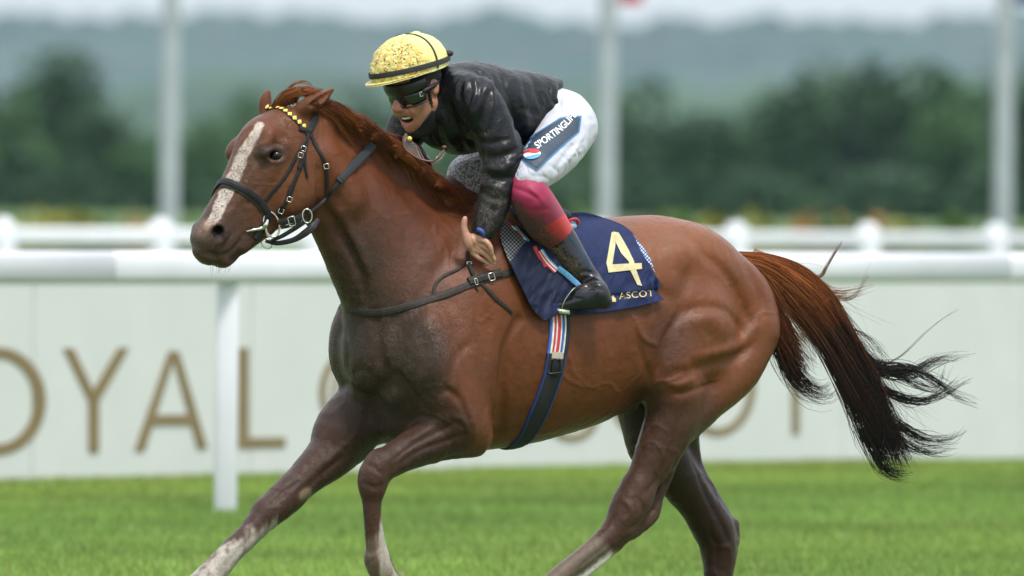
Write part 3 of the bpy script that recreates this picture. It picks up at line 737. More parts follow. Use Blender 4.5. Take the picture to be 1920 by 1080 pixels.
def tree(px, ytop, wpx, D_, m, lab, name='tree', grp=None, n=900, low=0.12, cat='tree'):
    rng = np.random.RandomState(int(px * 7 + D_) % 100000); top = px_world(px, ytop, D_); sc = D_ / F; w = wpx * sc / 2; h = top[2]; g = np.array([top[0], D_, 0.0])
    o = empty(name, g, label=lab, cat=cat, group=grp); c0 = h * low; cz = (h + c0) / 2; rz = (h - c0) / 2
    P, k = crown_pts(n, g[0], g[1], cz, w, w * 0.9, rz, 16, rng); P[:, 2] = np.maximum(P[:, 2], 0.03 * h + 0.1 * rng.rand(n)); lt = rng.rand(16)
    foliage('crown', P, max(0.035 * h, 0.05 * w) if name != 'bush' else 0.16 * w, np.clip(0.55 * lt[k] + 0.45 * rng.rand(n), 0, 1), m, o, rng)
    if name != 'bush':
        q = [g + np.array([0, 0, -0.2]), g + np.array([0.02 * h * rng.normal(), 0, h * 0.3]), g + np.array([0.03 * h * rng.normal(), 0, h * 0.75])]
        K = catmull(q, 5); R_ = np.linspace(0.03 * h, 0.008 * h, len(K)); tubes('trunk', K[None], R_[None], M_BARK, o, sides=7, world=True)
        br = []
        for i in range(5):
            a = rng.uniform(0, 6.28); z0 = h * rng.uniform(0.22, 0.55); p0 = g + np.array([0, 0, z0]); br.append(catmull([p0, p0 + np.array([math.cos(a) * w * .3, math.sin(a) * w * .3, h * .1]), p0 + np.array([math.cos(a) * w * .6, math.sin(a) * w * .5, h * .25])], 4))
        tubes('branches', np.array(br), np.tile(np.linspace(0.012 * h, 0.003 * h, br[0].shape[0]), (5, 1)), M_BARK, o, sides=5, world=True)
    else: cyl('stem', g, 0.05, 0.03, h * 0.4, M_BARK, o, n=6)
    return o
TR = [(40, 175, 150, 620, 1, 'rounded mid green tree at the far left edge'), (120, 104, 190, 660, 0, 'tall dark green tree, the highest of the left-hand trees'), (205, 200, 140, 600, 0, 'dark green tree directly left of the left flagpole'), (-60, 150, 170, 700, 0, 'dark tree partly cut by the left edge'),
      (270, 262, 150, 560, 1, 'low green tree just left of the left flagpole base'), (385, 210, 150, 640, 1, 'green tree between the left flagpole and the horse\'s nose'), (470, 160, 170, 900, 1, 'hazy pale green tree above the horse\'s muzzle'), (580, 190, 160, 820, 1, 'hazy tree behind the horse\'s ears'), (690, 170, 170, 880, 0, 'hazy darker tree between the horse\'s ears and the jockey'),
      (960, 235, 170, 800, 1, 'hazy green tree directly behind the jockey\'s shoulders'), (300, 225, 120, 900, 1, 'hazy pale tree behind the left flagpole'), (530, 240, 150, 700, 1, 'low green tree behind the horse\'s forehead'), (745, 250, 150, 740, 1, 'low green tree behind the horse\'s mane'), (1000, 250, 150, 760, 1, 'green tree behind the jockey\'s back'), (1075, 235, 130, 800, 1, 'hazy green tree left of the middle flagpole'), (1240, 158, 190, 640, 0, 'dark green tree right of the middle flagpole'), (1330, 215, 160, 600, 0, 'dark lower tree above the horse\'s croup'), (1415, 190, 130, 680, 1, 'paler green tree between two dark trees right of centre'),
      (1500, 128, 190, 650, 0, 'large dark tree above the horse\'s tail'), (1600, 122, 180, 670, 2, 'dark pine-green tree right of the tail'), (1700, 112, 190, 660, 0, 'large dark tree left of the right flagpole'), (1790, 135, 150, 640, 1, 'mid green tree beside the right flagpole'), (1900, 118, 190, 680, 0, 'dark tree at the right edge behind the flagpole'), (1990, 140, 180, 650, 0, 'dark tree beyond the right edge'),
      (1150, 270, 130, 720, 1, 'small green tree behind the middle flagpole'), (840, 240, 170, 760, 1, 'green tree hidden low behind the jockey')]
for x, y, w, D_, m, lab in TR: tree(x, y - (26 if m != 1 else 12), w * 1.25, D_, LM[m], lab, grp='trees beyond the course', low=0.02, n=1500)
BU = [(60, 392, 110, 3, 'yellow-green bush at the left edge above the far rail'), (145, 382, 90, 3, 'yellow-green bush second from the left edge'), (255, 390, 95, 4, 'orange-tinged bush just left of the left flagpole'), (350, 388, 80, 5, 'green bush just right of the left flagpole'), (190, 400, 70, 5, 'low green bush between the yellow and the orange bush'), (-20, 396, 80, 5, 'green bush cut by the left edge'),
      (1180, 392, 90, 4, 'orange-brown bush right of the middle flagpole'), (1260, 386, 110, 5, 'green bush above the horse\'s back'), (1345, 384, 110, 3, 'olive yellow bush above the croup'), (1430, 392, 90, 3, 'yellow bush above the tail head'), (1515, 392, 80, 4, 'golden bush above the tail'), (1625, 380, 110, 4, 'orange bush above a capped rail post right of the tail'), (1710, 392, 90, 3, 'yellow bush left of the right flagpole'), (1800, 402, 90, 5, 'low green bush beside the right flagpole'), (1570, 400, 80, 5, 'low green bush between the golden and the orange bush'), (1085, 396, 90, 5, 'green bush left of the middle flagpole base'), (1900, 402, 80, 5, 'low green bush at the right edge')]
for x, y, w, m, lab in BU: tree(x, y, w * 1.5, 150, LM[m], lab, name='bush', grp='bushes beyond the far rail', n=420, low=0.0, cat='bush')
# dark undergrowth along the foot of the trees
rng_ = np.random.RandomState(5); nu_ = 9000; xs_ = rng_.uniform(-140, 2060, nu_); hp = np.interp(xs_, [-140, 230, 330, 640, 980, 1130, 1230, 1420, 2060], [3.6, 3.2, 2.0, 2.2, 2.0, 2.2, 3.0, 2.6, 3.2]) * (0.8 + 0.25 * np.sin(xs_ / 23.0) * np.sin(xs_ / 61.0 + 1)); Dn = rng_.uniform(555, 590, nu_)
Pu = np.stack([(xs_ - 960) / F * Dn, Dn, hp * rng_.rand(nu_) ** 0.8], 1);
uo = foliage('undergrowth', Pu, 0.42, rng_.rand(nu_) * (0.6 + 0.4 * ((xs_ > 330) & (xs_ < 1150))), LM[0], None, rng_); tag(uo, 'dark leafy undergrowth along the foot of the far trees', None, None, 'stuff')
# wooded hills
def ridge(name, D_, prof, mat, seed, rows=14, depth=350, lab=None):
    xs = np.linspace(-250, 2170, 260); rng = np.random.RandomState(seed); yt = np.interp(xs, [p[0] for p in prof], [p[1] for p in prof]); V = []
    for r in range(rows):
        e = r / (rows - 1); Dr = D_ + depth * e
        for i, x in enumerate(xs):
            p = px_world(x, yt[i] - 13, D_); h = p[2] * (e ** 0.7) + (rng.normal(0, 0.006 * p[2]) + 0.022 * p[2] * (math.sin(x * 0.013 + r * 2.1) + 0.6 * math.sin(x * 0.037 + r * 3.3) + 0.4 * math.sin(x * 0.083 + r))) * (0.3 + e); sc = Dr / D_; V.append((p[0] * sc, Dr, max(-0.5, h * (1 + 0.1 * e)) if r else -0.5))
    return mesh_obj(name, np.array(V), gridfaces(rows, len(xs)), mat, smooth=False, kind='structure', label=lab)
def hill_mat(name, a, b, c_):
    t = NT(name); v_ = t.coord(); n_a = t.noise(v_, 0.012, 5, 0.6); n_b = t.noise(v_, 0.05, 5, 0.7); c = t.mix(t.ramp(n_a, [(0.35, 0.0), (0.62, 1.0)]), a, b); c = t.mix(t.ramp(n_b, [(0.45, 0.0), (0.65, 0.7)]), c, c_); t.set(Base_Color=c, Roughness=0.9, Normal=t.bump(n_b, 1.0, 6.0)); return t.m
ridge('hill', 2500, [(-250, 34), (0, 34), (150, 28), (300, 26), (420, 34), (560, 28), (620, 26), (760, 38), (930, 30), (960, 26), (1040, 40), (1180, 44), (1260, 34), (1360, 50), (1500, 36), (1650, 32), (1800, 36), (1920, 32), (2170, 34)], hill_mat('far_woodland', (0.022, 0.058, 0.060), (0.055, 0.098, 0.088), (0.075, 0.078, 0.090)), 3)  # part of the bluish haze is mixed into this hill's woodland colour
ridge('hill', 1300, [(-250, 190), (0, 200), (200, 175), (330, 150), (460, 140), (620, 132), (760, 150), (900, 170), (1060, 160), (1200, 150), (1330, 175), (1500, 150), (1700, 140), (1920, 150), (2170, 160)], hill_mat('near_woodland', (0.026, 0.062, 0.040), (0.060, 0.120, 0.062), (0.020, 0.042, 0.034)), 8, depth=250)
# air
t = NT('haze'); t.t.nodes.remove(t.b); pv = t.n('VolumePrincipled'); pv.inputs['Density'].default_value = 0.000045; pv.inputs['Color'].default_value = (0.60, 0.84, 1.0, 1); pv.inputs['Anisotropy'].default_value = 0.2; t.l(pv.outputs[0], t.out.inputs['Volume'])
HB = [(-3400, -60, -1.5), (3400, -60, -1.5), (3400, 5400, -1.5), (-3400, 5400, -1.5)]; V = np.array(HB + [(x, y, 62.0) for x, y, z in HB]); mesh_obj('haze', V, [(0, 3, 2, 1), (4, 5, 6, 7), (0, 1, 5, 4), (1, 2, 6, 5), (2, 3, 7, 6), (3, 0, 4, 7)], t.m, smooth=False, kind='stuff')
# ================================================================ the horse
# head frame: t from poll to muzzle, n towards the face's front, q to the horse's left
HPSI = math.radians(28); HO = np.array([575.0, 215.0, -90.0])
HF = np.array([-math.cos(HPSI), 0, -math.sin(HPSI)]); HU = np.array([0, -1.0, 0]); HL = np.array([math.sin(HPSI), 0, -math.cos(HPSI)])
HT = 0.567 * HF - 0.823 * HU; HN = 0.823 * HF + 0.567 * HU
def HP(t, n, q): return tuple(HO + t * HT + n * HN + q * HL)
def head_frame(X, D, Y):
    v = (X - HO[0], Y - HO[1], D - HO[2])
    return tuple(v[0] * a[0] + v[1] * a[1] + v[2] * a[2] for a in (HT, HN, HL))
def trunk_frame(X, D, Y):
    L = -(D - SH * (X - 690)) / LD
    return X - SL * L, Y, L
HF_ = Field(338, 1500, -245, 245, 140, 1262, 3.0)
NA = np.array([260.0, 283.0]); NLEN = float(np.linalg.norm(NA)); NA = NA / NLEN      # neck axis from head to withers
def neck_frame(X, D, Y):
    U, V, L = trunk_frame(X, D, Y)
    a = U - 590; b = V - 292
    return a * NA[0] + b * NA[1], -a * NA[1] + b * NA[0], L
HF_ = Field(338, 1500, -245, 245, 140, 1262, 3.0)
def build_horse(f):
    tb = [(700, 560, 735, 70), (722, 515, 795, 106), (770, 465, 828, 124), (850, 400, 843, 138), (900, 386, 844, 146), (950, 394, 838, 152),
          (1005, 404, 827, 154), (1084, 408, 803, 150), (1139, 408, 778, 144), (1200, 404, 740, 138), (1240, 405, 700, 128), (1290, 417, 680, 108), (1325, 437, 660, 90), (1360, 464, 640, 72), (1392, 498, 600, 50)]
    f.slab(tb, trunk_frame, (560, 1560, -400, 900, 360, 880), n=2.25, k=1, cap=40, egg=0.08)
    # neck: (distance from the poll, crest side, throat side, half width)
    nk = [(-10, -68, 92, 40), (40, -72, 92, 43), (95, -76, 97, 47), (150, -84, 112, 55), (210, -92, 132, 68), (280, -104, 150, 90), (340, -120, 140, 105)]
    f.slab(nk, neck_frame, (470, 980, -420, 430, 180, 800), n=2.1, k=30, cap=30)
    f.chain([(606, 232, 0, 19), (662, 263, 0, 19), (737, 311, 0, 19), (802, 362, 0, 21), (880, 408, 0, 22), (960, 414, 0, 20)], 26)
    for s in (1, -1):
        f.hell(838 + 62 * s, 590, 100 * s, 72, 150, 48, 28, k=34)               # shoulder blade mass
        f.hell(740 + 66 * s, 660, 96 * s, 60, 80, 52, 0, k=28)                  # point of shoulder
        f.hell(716 + 30 * s, 670, 48 * s, 44, 66, 44, 0, k=14)                  # breast muscle
        f.hell(718 + 30 * s, 733, 46 * s, 34, 36, 36, 0, k=9)
        f.hell(1160 + 66 * s, 600, 108 * s, 110, 120, 38, 0, k=40)              # flank
        f.hell(1272 + 40 * s, 520, 66 * s, 118, 84, 62, 22, k=34)               # croup muscle
        f.hell(1202 + 60 * s, 486, 100 * s, 40, 34, 30, 10, k=26)               # point of hip
        f.hell(1352 + 42 * s, 592, 70 * s, 70, 98, 52, -10, k=30)               # buttock
    f.hell(672, 612, -84, 46, 62, 44, 0, k=26)
    # near quarter
    f.hell(1300, 632, 104, 92, 100, 58, 25, k=30)
    f.chain([(1300, 600, 100, 62), (1262, 690, 118, 52), (1262, 735, 118, 46)], 26)
    f.chain([(1410, 622, 84, 46), (1378, 690, 88, 50), (1316, 752, 96, 44), (1285, 790, 98, 38)], 26)
    f.chain([(1268, 735, 112, 50), (1258, 790, 108, 50), (1232, 850, 100, 42), (1206, 900, 95, 31), (1196, 935, 92, 28)], 18)   # gaskin
    f.chain([(1286, 770, 100, 34), (1268, 820, 96, 22), (1252, 890, 92, 11), (1228, 950, 90, 10)], 12)                          # achilles
    f.chain([(1194, 916, 93, 33), (1178, 954, 90, 36), (1162, 986, 88, 28)], 12)                                                # hock
    f.chain([(1230, 950, 90, 9), (1222, 968, 89, 13), (1186, 1000, 88, 12)], 10)
    f.chain([(1164, 986, 88, 27), (1134, 1012, 86, 22), (1096, 1042, 84, 18.5), (1046, 1082, 80, 18.5), (1018, 1112, 78, 21)], 10)   # cannon
    f.chain([(1182, 998, 88, 11), (1136, 1043, 85, 9), (1089, 1081, 82, 9), (1032, 1114, 78, 14)], 7)
    f.chain([(1018, 1112, 78, 23), (985, 1148, 76, 17), (970, 1165, 76, 20)], 10)
    # far quarter
    f.chain([(1240, 620, -95, 62), (1222, 700, -105, 58), (1214, 760, -100, 56)], 26)
    f.chain([(1290, 680, -90, 48), (1282, 750, -90, 46), (1268, 800, -90, 42)], 20)
    f.chain([(1214, 760, -98, 54), (1228, 830, -92, 54), (1264, 885, -88, 44), (1303, 938, -86, 37), (1336, 985, -84, 37)], 16)
    f.chain([(1270, 790, -92, 40), (1300, 870, -88, 18), (1336, 932, -84, 14), (1370, 984, -84, 12)], 12)
    f.chain([(1326, 975, -84, 34), (1343, 1008, -84, 36), (1348, 1045, -84, 32), (1347, 1085, -84, 24)], 12)
    f.chain([(1374, 987, -84, 13), (1372, 1010, -84, 15), (1364, 1060, -84, 12)], 10)
    f.chain([(1347, 1080, -84, 24), (1340, 1130, -84, 18), (1335, 1165, -84, 18), (1337, 1185, -84, 22)], 10)
    f.chain([(1362, 1070, -84, 11), (1356, 1130, -84, 10), (1350, 1175, -84, 14)], 8)
    f.chain([(1337, 1188, -84, 22), (1328, 1206, -84, 18), (1322, 1212, -84, 19)], 8)
    # near fore
    f.hell(866, 715, 108, 62, 118, 44, 8, k=30)                                 # triceps
    f.chain([(812, 690, 104, 56), (850, 780, 104, 56), (886, 816, 104, 38)], 24)
    f.chain([(858, 796, 100, 52), (806, 824, 94, 41), (760, 848, 88, 33), (720, 872, 84, 29)], 14)
    f.chain([(888, 833, 98, 25), (830, 848, 92, 16), (770, 866, 86, 14), (735, 878, 84, 14)], 8)
    f.chain([(712, 870, 84, 29), (701, 893, 82, 30), (698, 913, 81, 25)], 10)
    f.chain([(698, 912, 81, 24), (697, 945, 80, 18), (699, 1000, 78, 15.5), (704, 1040, 76, 17)], 9)
    f.chain([(722, 900, 80, 9), (710, 940, 78, 6), (712, 1000, 77, 8), (719, 1040, 76, 11)], 5)
    f.chain([(706, 1050, 76, 23), (712, 1066, 76, 22)], 9)
    f.chain([(714, 1068, 76, 21), (738, 1096, 76, 16), (750, 1108, 76, 18)], 8)
    # far fore
    f.chain([(700, 760, -84, 66), (648, 805, -88, 58), (622, 850, -90, 46), (575, 893, -90, 34), (538, 930, -90, 30)], 18)
    f.chain([(665, 832, -86, 36), (620, 873, -88, 24), (575, 908, -88, 19), (545, 934, -88, 22)], 10)
    f.chain([(548, 918, -90, 29), (522, 945, -90, 32), (500, 962, -90, 28)], 10)
    f.chain([(500, 962, -90, 28), (468, 1000, -90, 23), (428, 1040, -90, 22), (392, 1080, -90, 25), (368, 1108, -90, 28)], 9)
    f.chain([(520, 968, -88, 11), (476, 1006, -88, 11), (436, 1050, -88, 9), (402, 1088, -88, 14)], 5)
    f.chain([(374, 1104, -90, 27), (350, 1138, -90, 20), (338, 1150, -90, 22)], 8)
    f.chain([(1130, 762, 0, 20), (1180, 752, 0, 20)], 16)                       # sheath
    f.hell(790, 795, 0, 95, 46, 84, 0, k=24)                                    # between the forelegs
    # ---------- head: (t, jaw side, face side, half width)
    hs = [(-8, -60, 24, 36), (25, -78, 58, 45), (60, -88, 82, 52), (85, -93, 92, 55), (115, -97, 92, 54), (150, -96, 85, 50), (190, -82, 79, 42), (230, -60, 76, 35), (270, -38, 74, 32), (305, -24, 74, 31), (326, -14, 67, 28), (338, 2, 56, 22)]
    f.slab(hs, head_frame, (330, 680, -260, 60, 140, 530), n=2.35, k=10, cap=16)
    for s in (1, -1):
        f.cone(HP(92, 62, 40 * s), 16, HP(122, 56, 46 * s), 15, 14)             # brow
        f.cone(HP(122, 24, 45 * s), 14, HP(150, 14, 41 * s), 10, 12)
        f.cone(HP(150, 10, 40 * s), 8, HP(215, 14, 34 * s), 5, 8)               # facial crest
        f.ell(HP(130, -42, 36 * s), [(HT, 62), (HN, 52), (HL, 20)], 12)         # cheek
        f.cone(HP(262, 52, 18 * s), 14, HP(300, 40, 23 * s), 19, 10)            # nostril wing
        f.cone(HP(300, 58, 20 * s), 14, HP(320, 36, 20 * s), 15, 8)
        f.cone(HP(230, -46, 14 * s), 12, HP(290, -22, 12 * s), 12, 10)
    f.cone(HP(318, 50, -12), 16, HP(318, 50, 12), 16, 10)
    f.cone(HP(337, 25, -11), 15, HP(337, 25, 11), 15, 6)                         # upper lip
    f.cone(HP(328, -5, -9), 14, HP(328, -5, 9), 14, 4)                         # lower lip
    f.cone(HP(310, -16, 0), 15, HP(322, -12, 0), 15, 8)
    f.cone(HP(60, -60, 20), 38, (640, 372, dl(640, 20)), 44, 20)
    f.cone(HP(60, -60, -20), 38, (632, 372, dl(632, -20)), 44, 20)
    f.ell(HP(126, 68, -50), [(HT, 24), (HN, 15), (HL, 16)], 12)               # off-side orbit
    # ears
    dn = HP(10, 20, 34)[2]
    f.chaind([(566, 206, dn, 16), (582, 196, dn - 2, 17), (602, 184, dn + 2, 13), (619, 171, dn + 6, 7), (633, 161, dn + 9, 2)], 6)
    df = HP(20, 40, -34)[2]
    f.chaind([(504, 216, df, 17), (497, 197, df, 14), (499, 182, df, 11), (507, 165, df, 2.5)], 6)
build_horse(HF_)
f = HF_
f.blur(2)
dn = HP(10, 20, 34)[2]
f.chaind([(584, 197, dn - 16, 4), (602, 185, dn - 9, 5), (618, 173, dn - 1, 2)], 3, cut=True)
G = f.engrave
for s in (1, -1):
    f.ell(HP(86, 46, 58 * s), [(HT, 13), (HN, 10), (HL, 8)], 12, sub=True)                # hollow above the eye
    f.cone(HP(310, 34, 42 * s), 7, HP(300, 46, 38 * s), 12, 5, sub=True)                    # nostril
    f.cone(HP(297, 46, 34 * s), 9, HP(284, 44, 16 * s), 7, 4, sub=True)
# eye: socket, lids
EYE = (516, 290); de = float(f.cast(*EYE)[0])
f.ell((516, 291, de), [((1, 0.05, 0), 15), ((-0.05, 1, 0), 9), ((0, 0, 1), 9)], 3, sub=True)
G([(496, 293), (503, 283), (517, 278), (531, 283), (539, 293)], 3.5, -4.5)
G([(498, 296), (508, 303), (520, 305), (532, 301), (539, 294)], 3.0, -2.5)
G([(500, 276), (516, 270), (532, 275)], 4, 2)
G([(486, 302), (496, 296)], 4, 2.5)
# head
G([(597, 318), (598, 352), (593, 385), (578, 405), (560, 416)], 6, 4.5, taper=False)
G([(586, 330), (584, 360), (575, 385)], 9, -2.5)
G([(440, 378), (462, 372), (484, 360)], 3.5, -2.6); G([(452, 386), (466, 392), (481, 388)], 3.5, -2.0); G([(462, 411), (476, 398), (486, 385)], 3.5, -2.2)
G([(500, 320), (480, 345), (462, 372)], 7, -2.5); G([(520, 330), (500, 360), (480, 392)], 9, 3)
G([(468, 430), (456, 443), (444, 459), (432, 472), (418, 478), (402, 479)], 4, 5, taper=False)
G([(404, 478), (388, 476), (374, 476)], 4, 4)
G([(424, 428), (428, 440), (420, 452), (404, 456)], 4, -3); G([(392, 430), (402, 420), (418, 420)], 4, -2.5)
G([(440, 425), (432, 444), (418, 458)], 5, 3); G([(452, 420), (446, 440)], 5, 2)
G([(430, 488), (444, 480), (452, 470)], 5, 3)
G([(484, 305), (466, 340), (448, 376), (430, 408)], 6, -2.8); G([(498, 318), (482, 348), (466, 380)], 7, 2.5); G([(470, 262), (482, 282), (480, 304)], 9, 2.2); G([(500, 250), (520, 262), (535, 276)], 7, -2.2)
G([(540, 300), (548, 340), (540, 380)], 14, 2.2)
# neck
G([(606, 386), (630, 420), (654, 463), (676, 510), (690, 560)], 8, 7.5); G([(618, 372), (647, 416), (672, 463), (692, 508)], 9, -5.62)
G([(606, 300), (612, 330), (610, 360)], 8, 5)
G([(880, 440), (835, 490), (800, 545), (775, 600)], 18, 6.25); G([(660, 290), (740, 345), (810, 410)], 18, 3.75)
G([(700, 320), (720, 400), (745, 470)], 22, -3.75)
# breast
G([(704, 585), (709, 630), (714, 670), (724, 700), (724, 765)], 9.2, 12.8)
G([(655, 708), (672, 694), (692, 699), (712, 722), (726, 752)], 5.75, 6.4); G([(732, 708), (744, 702), (760, 714), (778, 738), (796, 764)], 5.75, 6.4)
G([(640, 620), (652, 660), (650, 700)], 11.5, 4.8); G([(790, 620), (796, 660), (782, 700)], 13.799999999999999, 5.6)
# shoulder and arm
G([(972, 600), (950, 645), (943, 685), (940, 722), (941, 760), (936, 815)], 10, 8, taper=False)
G([(826, 740), (840, 733), (862, 750), (878, 783)], 6, 7.5); G([(884, 640), (858, 667), (846, 698), (834, 732)], 9, 6.74)
G([(892, 520), (902, 590), (896, 650)], 14, 6); G([(930, 560), (915, 620), (905, 690)], 13, 4.5)
G([(862, 750), (885, 790), (890, 830)], 7, -4.5)
G([(739, 879), (778, 850), (826, 830), (878, 812)], 4.5, 6.74); G([(742, 860), (761, 842), (810, 815), (862, 790)], 4.5, 4.5)
G([(850, 780), (868, 788), (880, 812), (872, 828)], 4.5, -4.5); G([(760, 832), (800, 806), (830, 780)], 9, -3)
G([(684, 868), (700, 876), (716, 890)], 4, 3.74); G([(682, 905), (700, 913), (716, 910)], 4, 3.74); G([(712, 940), (708, 985), (711, 1030)], 3.5, 4.5)
# veins over the ribs and arm
G([(878, 592), (902, 604), (918, 590), (934, 570)], 2.6, -1.92); G([(858, 640), (872, 660), (892, 668)], 2.6, -1.92)
G([(1000, 640), (1040, 690), (1080, 720), (1130, 730)], 3, -1.68)
# flank
G([(1187, 590), (1205, 632), (1231, 648)], 4.5, -4.8); G([(1195, 640), (1212, 690), (1222, 720)], 8, 3.6)
G([(1282, 570), (1264, 605), (1248, 635), (1237, 669), (1234, 706)], 7, 8.4); G([(1262, 612), (1242, 647), (1229, 684)], 5, -4.2)
for i in range(9):
    x = 1196 + i * 8.5; G([(x + 8, 560 + i * 3), (x + 4, 590 + i * 3), (x + 12, 626 + i)], 2.2, 1.68)
G([(1150, 480), (1190, 540), (1200, 600)], 22, 3.6); G([(1208, 500), (1226, 540), (1262, 560)], 14, 6)
# quarter
G([(1318, 476), (1350, 500), (1380, 545), (1404, 602)], 11, 6.52); G([(1268, 596), (1300, 579), (1345, 576), (1373, 593), (1390, 622)], 10, 6.52)
G([(1306, 668), (1352, 658), (1391, 642), (1424, 606)], 9, -6.52); G([(1250, 706), (1293, 696), (1331, 684), (1374, 672), (1410, 650)], 10, 6.52)
G([(1300, 605), (1330, 600), (1360, 620)], 16, -5.8); G([(1300, 500), (1280, 540), (1268, 580)], 14, 5.8); G([(1400, 500), (1422, 550), (1428, 600)], 10, 4.35)
G([(1250, 718), (1275, 722), (1300, 712)], 4.5, -4.35); G([(1262, 738), (1290, 735), (1340, 716)], 5, 4.35)
G([(1286, 760), (1268, 805), (1252, 860), (1234, 896), (1207, 930)], 5, 7.25); G([(1300, 800), (1281, 838), (1258, 884), (1241, 922)], 4, 5.08)
G([(1206, 800), (1230, 796), (1254, 812)], 3, -2.9); G([(1204, 832), (1226, 830), (1242, 848), (1244, 870)], 3, -3.48)
G([(1160, 936), (1176, 944), (1184, 962), (1168, 980)], 4.5, -4.35); G([(1196, 935), (1206, 955), (1196, 980), (1172, 998)], 5, 5.8)
G([(1150, 1012), (1120, 1036), (1084, 1066)], 3.5, 4.35); G([(1236, 930), (1226, 950), (1206, 972)], 4, 4.35)
G([(1300, 870), (1322, 925), (1350, 980), (1366, 1015)], 5, 7.25); G([(1330, 1000), (1345, 1030), (1340, 1060)], 6, 4.35)
# far fore
G([(640, 858), (600, 892), (566, 922)], 5, 6); G([(672, 812), (640, 842), (600, 876)], 7, -3.75); G([(560, 905), (530, 925), (505, 950)], 5, 3.75); G([(480, 1000), (450, 1030), (415, 1070)], 3.5, 4.5)
# ---------------------------------------------------------------- horse skin, eyes, hair
hv, hf = HF_.mesh(); hv = smooth_mesh(hv, hf, 1)
_n = HF_.grad(hv, 3.0); _n /= np.linalg.norm(_n, axis=1)[:, None] + 1e-9
_w = np.column_stack([hv[:, 0] + 10 * fbm(hv, 40, 2, 71), hv[:, 1] + 10 * fbm(hv, 40, 2, 72), hv[:, 2]])
_v = np.clip(1 - 11 * np.abs(fbm(_w, 62, 1, 61)), 0, 1) * ss(fbm(hv, 120, 2, 62), -0.15, 0.15)
_s = 1 - 2.5 * np.abs(fbm(hv * np.array([1.0, 0.45, 1.0]), 20, 3, 63))
hv = hv + _n * (1.15 * _v + 0.55 * _s * ss(hv[:, 1], 330, 520) + 0.5 * fbm(hv, 9, 2, 64))[:, None]
X, Y, D = hv[:, 0], hv[:, 1], hv[:, 2]; LAT = -(D - SH * (X - 690)) / LD; P2 = hv[:, :2]
hN = HF_.grad(hv, 3.0); hN /= np.linalg.norm(hN, axis=1)[:, None] + 1e-9
n1 = fbm(hv, 60, 4, 1); n2 = fbm(hv, 16, 3, 5); n3 = fbm(hv, 150, 3, 9)
def C3(*c): return np.array(c, float)
CHEST = C3(0.172, 0.053, 0.0155)
coat = np.tile(CHEST, (len(hv), 1)) * (1 + 0.16 * n1 + 0.12 * n3)[:, None]
def paint(mask, col, tint=0.0):
    global coat
    m = np.clip(mask, 0, 1)[:, None]; coat = coat * (1 - m) + np.array(col) * m * (1 + 0.15 * n2[:, None])
def blob(cx, cy, rx, ry, soft=0.35, ang=0, nz=0.25):
    a = math.radians(ang); u = (X - cx) * math.cos(a) + (Y - cy) * math.sin(a); v = -(X - cx) * math.sin(a) + (Y - cy) * math.cos(a)
    r = np.sqrt((u / rx) ** 2 + (v / ry) ** 2) + nz * n1 + nz * 0.5 * n2
    return 1 - ss(r, 1 - soft, 1 + soft)
mud = np.zeros(len(hv))
# warm golden croup with its highlight painted in, redder neck, darker underside and limbs
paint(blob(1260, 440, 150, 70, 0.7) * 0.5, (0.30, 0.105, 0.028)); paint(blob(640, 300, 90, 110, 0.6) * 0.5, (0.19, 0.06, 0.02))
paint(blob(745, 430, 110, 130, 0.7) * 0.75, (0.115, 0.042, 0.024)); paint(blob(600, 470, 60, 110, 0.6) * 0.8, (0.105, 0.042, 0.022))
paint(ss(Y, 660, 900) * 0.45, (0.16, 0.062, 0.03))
paint(blob(715, 680, 128, 140, 0.3, nz=0.14) * 0.95, (0.050, 0.031, 0.021)); mud = np.maximum(mud, blob(715, 670, 150, 150, 0.4))
paint(blob(675, 505, 60, 90, 0.5) * 0.8, (0.048, 0.028, 0.019)); mud = np.maximum(mud, blob(670, 510, 90, 110, 0.5) * 0.9)
paint(blob(780, 520, 60, 60, 0.7) * 0.5, (0.15, 0.075, 0.055))
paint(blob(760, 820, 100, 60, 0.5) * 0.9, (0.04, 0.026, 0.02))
# forelegs
leg_nf = pdist(P2, [(830, 810), (700, 890), (700, 1080), (750, 1120)])[0]; paint((1 - ss(leg_nf, 45, 85)) * (Y > 700) * (LAT > 20) * ss(X, 990, 860) * 0.85, (0.060, 0.026, 0.015))
leg_ff = pdist(P2, [(650, 800), (545, 930), (370, 1110)])[0]; m = (1 - ss(leg_ff, 70, 110)) * (LAT < -20) * ss(Y, 730, 790); paint(m * 0.9, (0.052, 0.024, 0.015)); mud = np.maximum(mud, m * 0.5)
mud = np.maximum(mud, (1 - ss(leg_nf, 40, 80)) * (X < 880) * (Y > 740) * 0.45)
# hind legs
leg_nh = pdist(P2, [(1270, 760), (1200, 930), (1030, 1100)])[0]; m = (1 - ss(leg_nh, 60, 110)) * ss(Y, 690, 800) * (LAT > 10); paint(m * 0.85, (0.064, 0.029, 0.017)); mud = np.maximum(mud, m * 0.4)
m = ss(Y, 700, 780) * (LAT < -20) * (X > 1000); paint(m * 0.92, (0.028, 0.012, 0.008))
paint(blob(1255, 640, 42, 60, 0.6) * 0.6, (0.075, 0.035, 0.024)); paint(blob(1212, 752, 34, 40, 0.8, 20) * 0.6, (0.05, 0.024, 0.017))
paint(blob(1370, 620, 70, 90, 0.6) * 0.35, (0.27, 0.095, 0.028)); paint(blob(1310, 625, 30, 34, 0.7) * 0.4, (0.11, 0.045, 0.02))
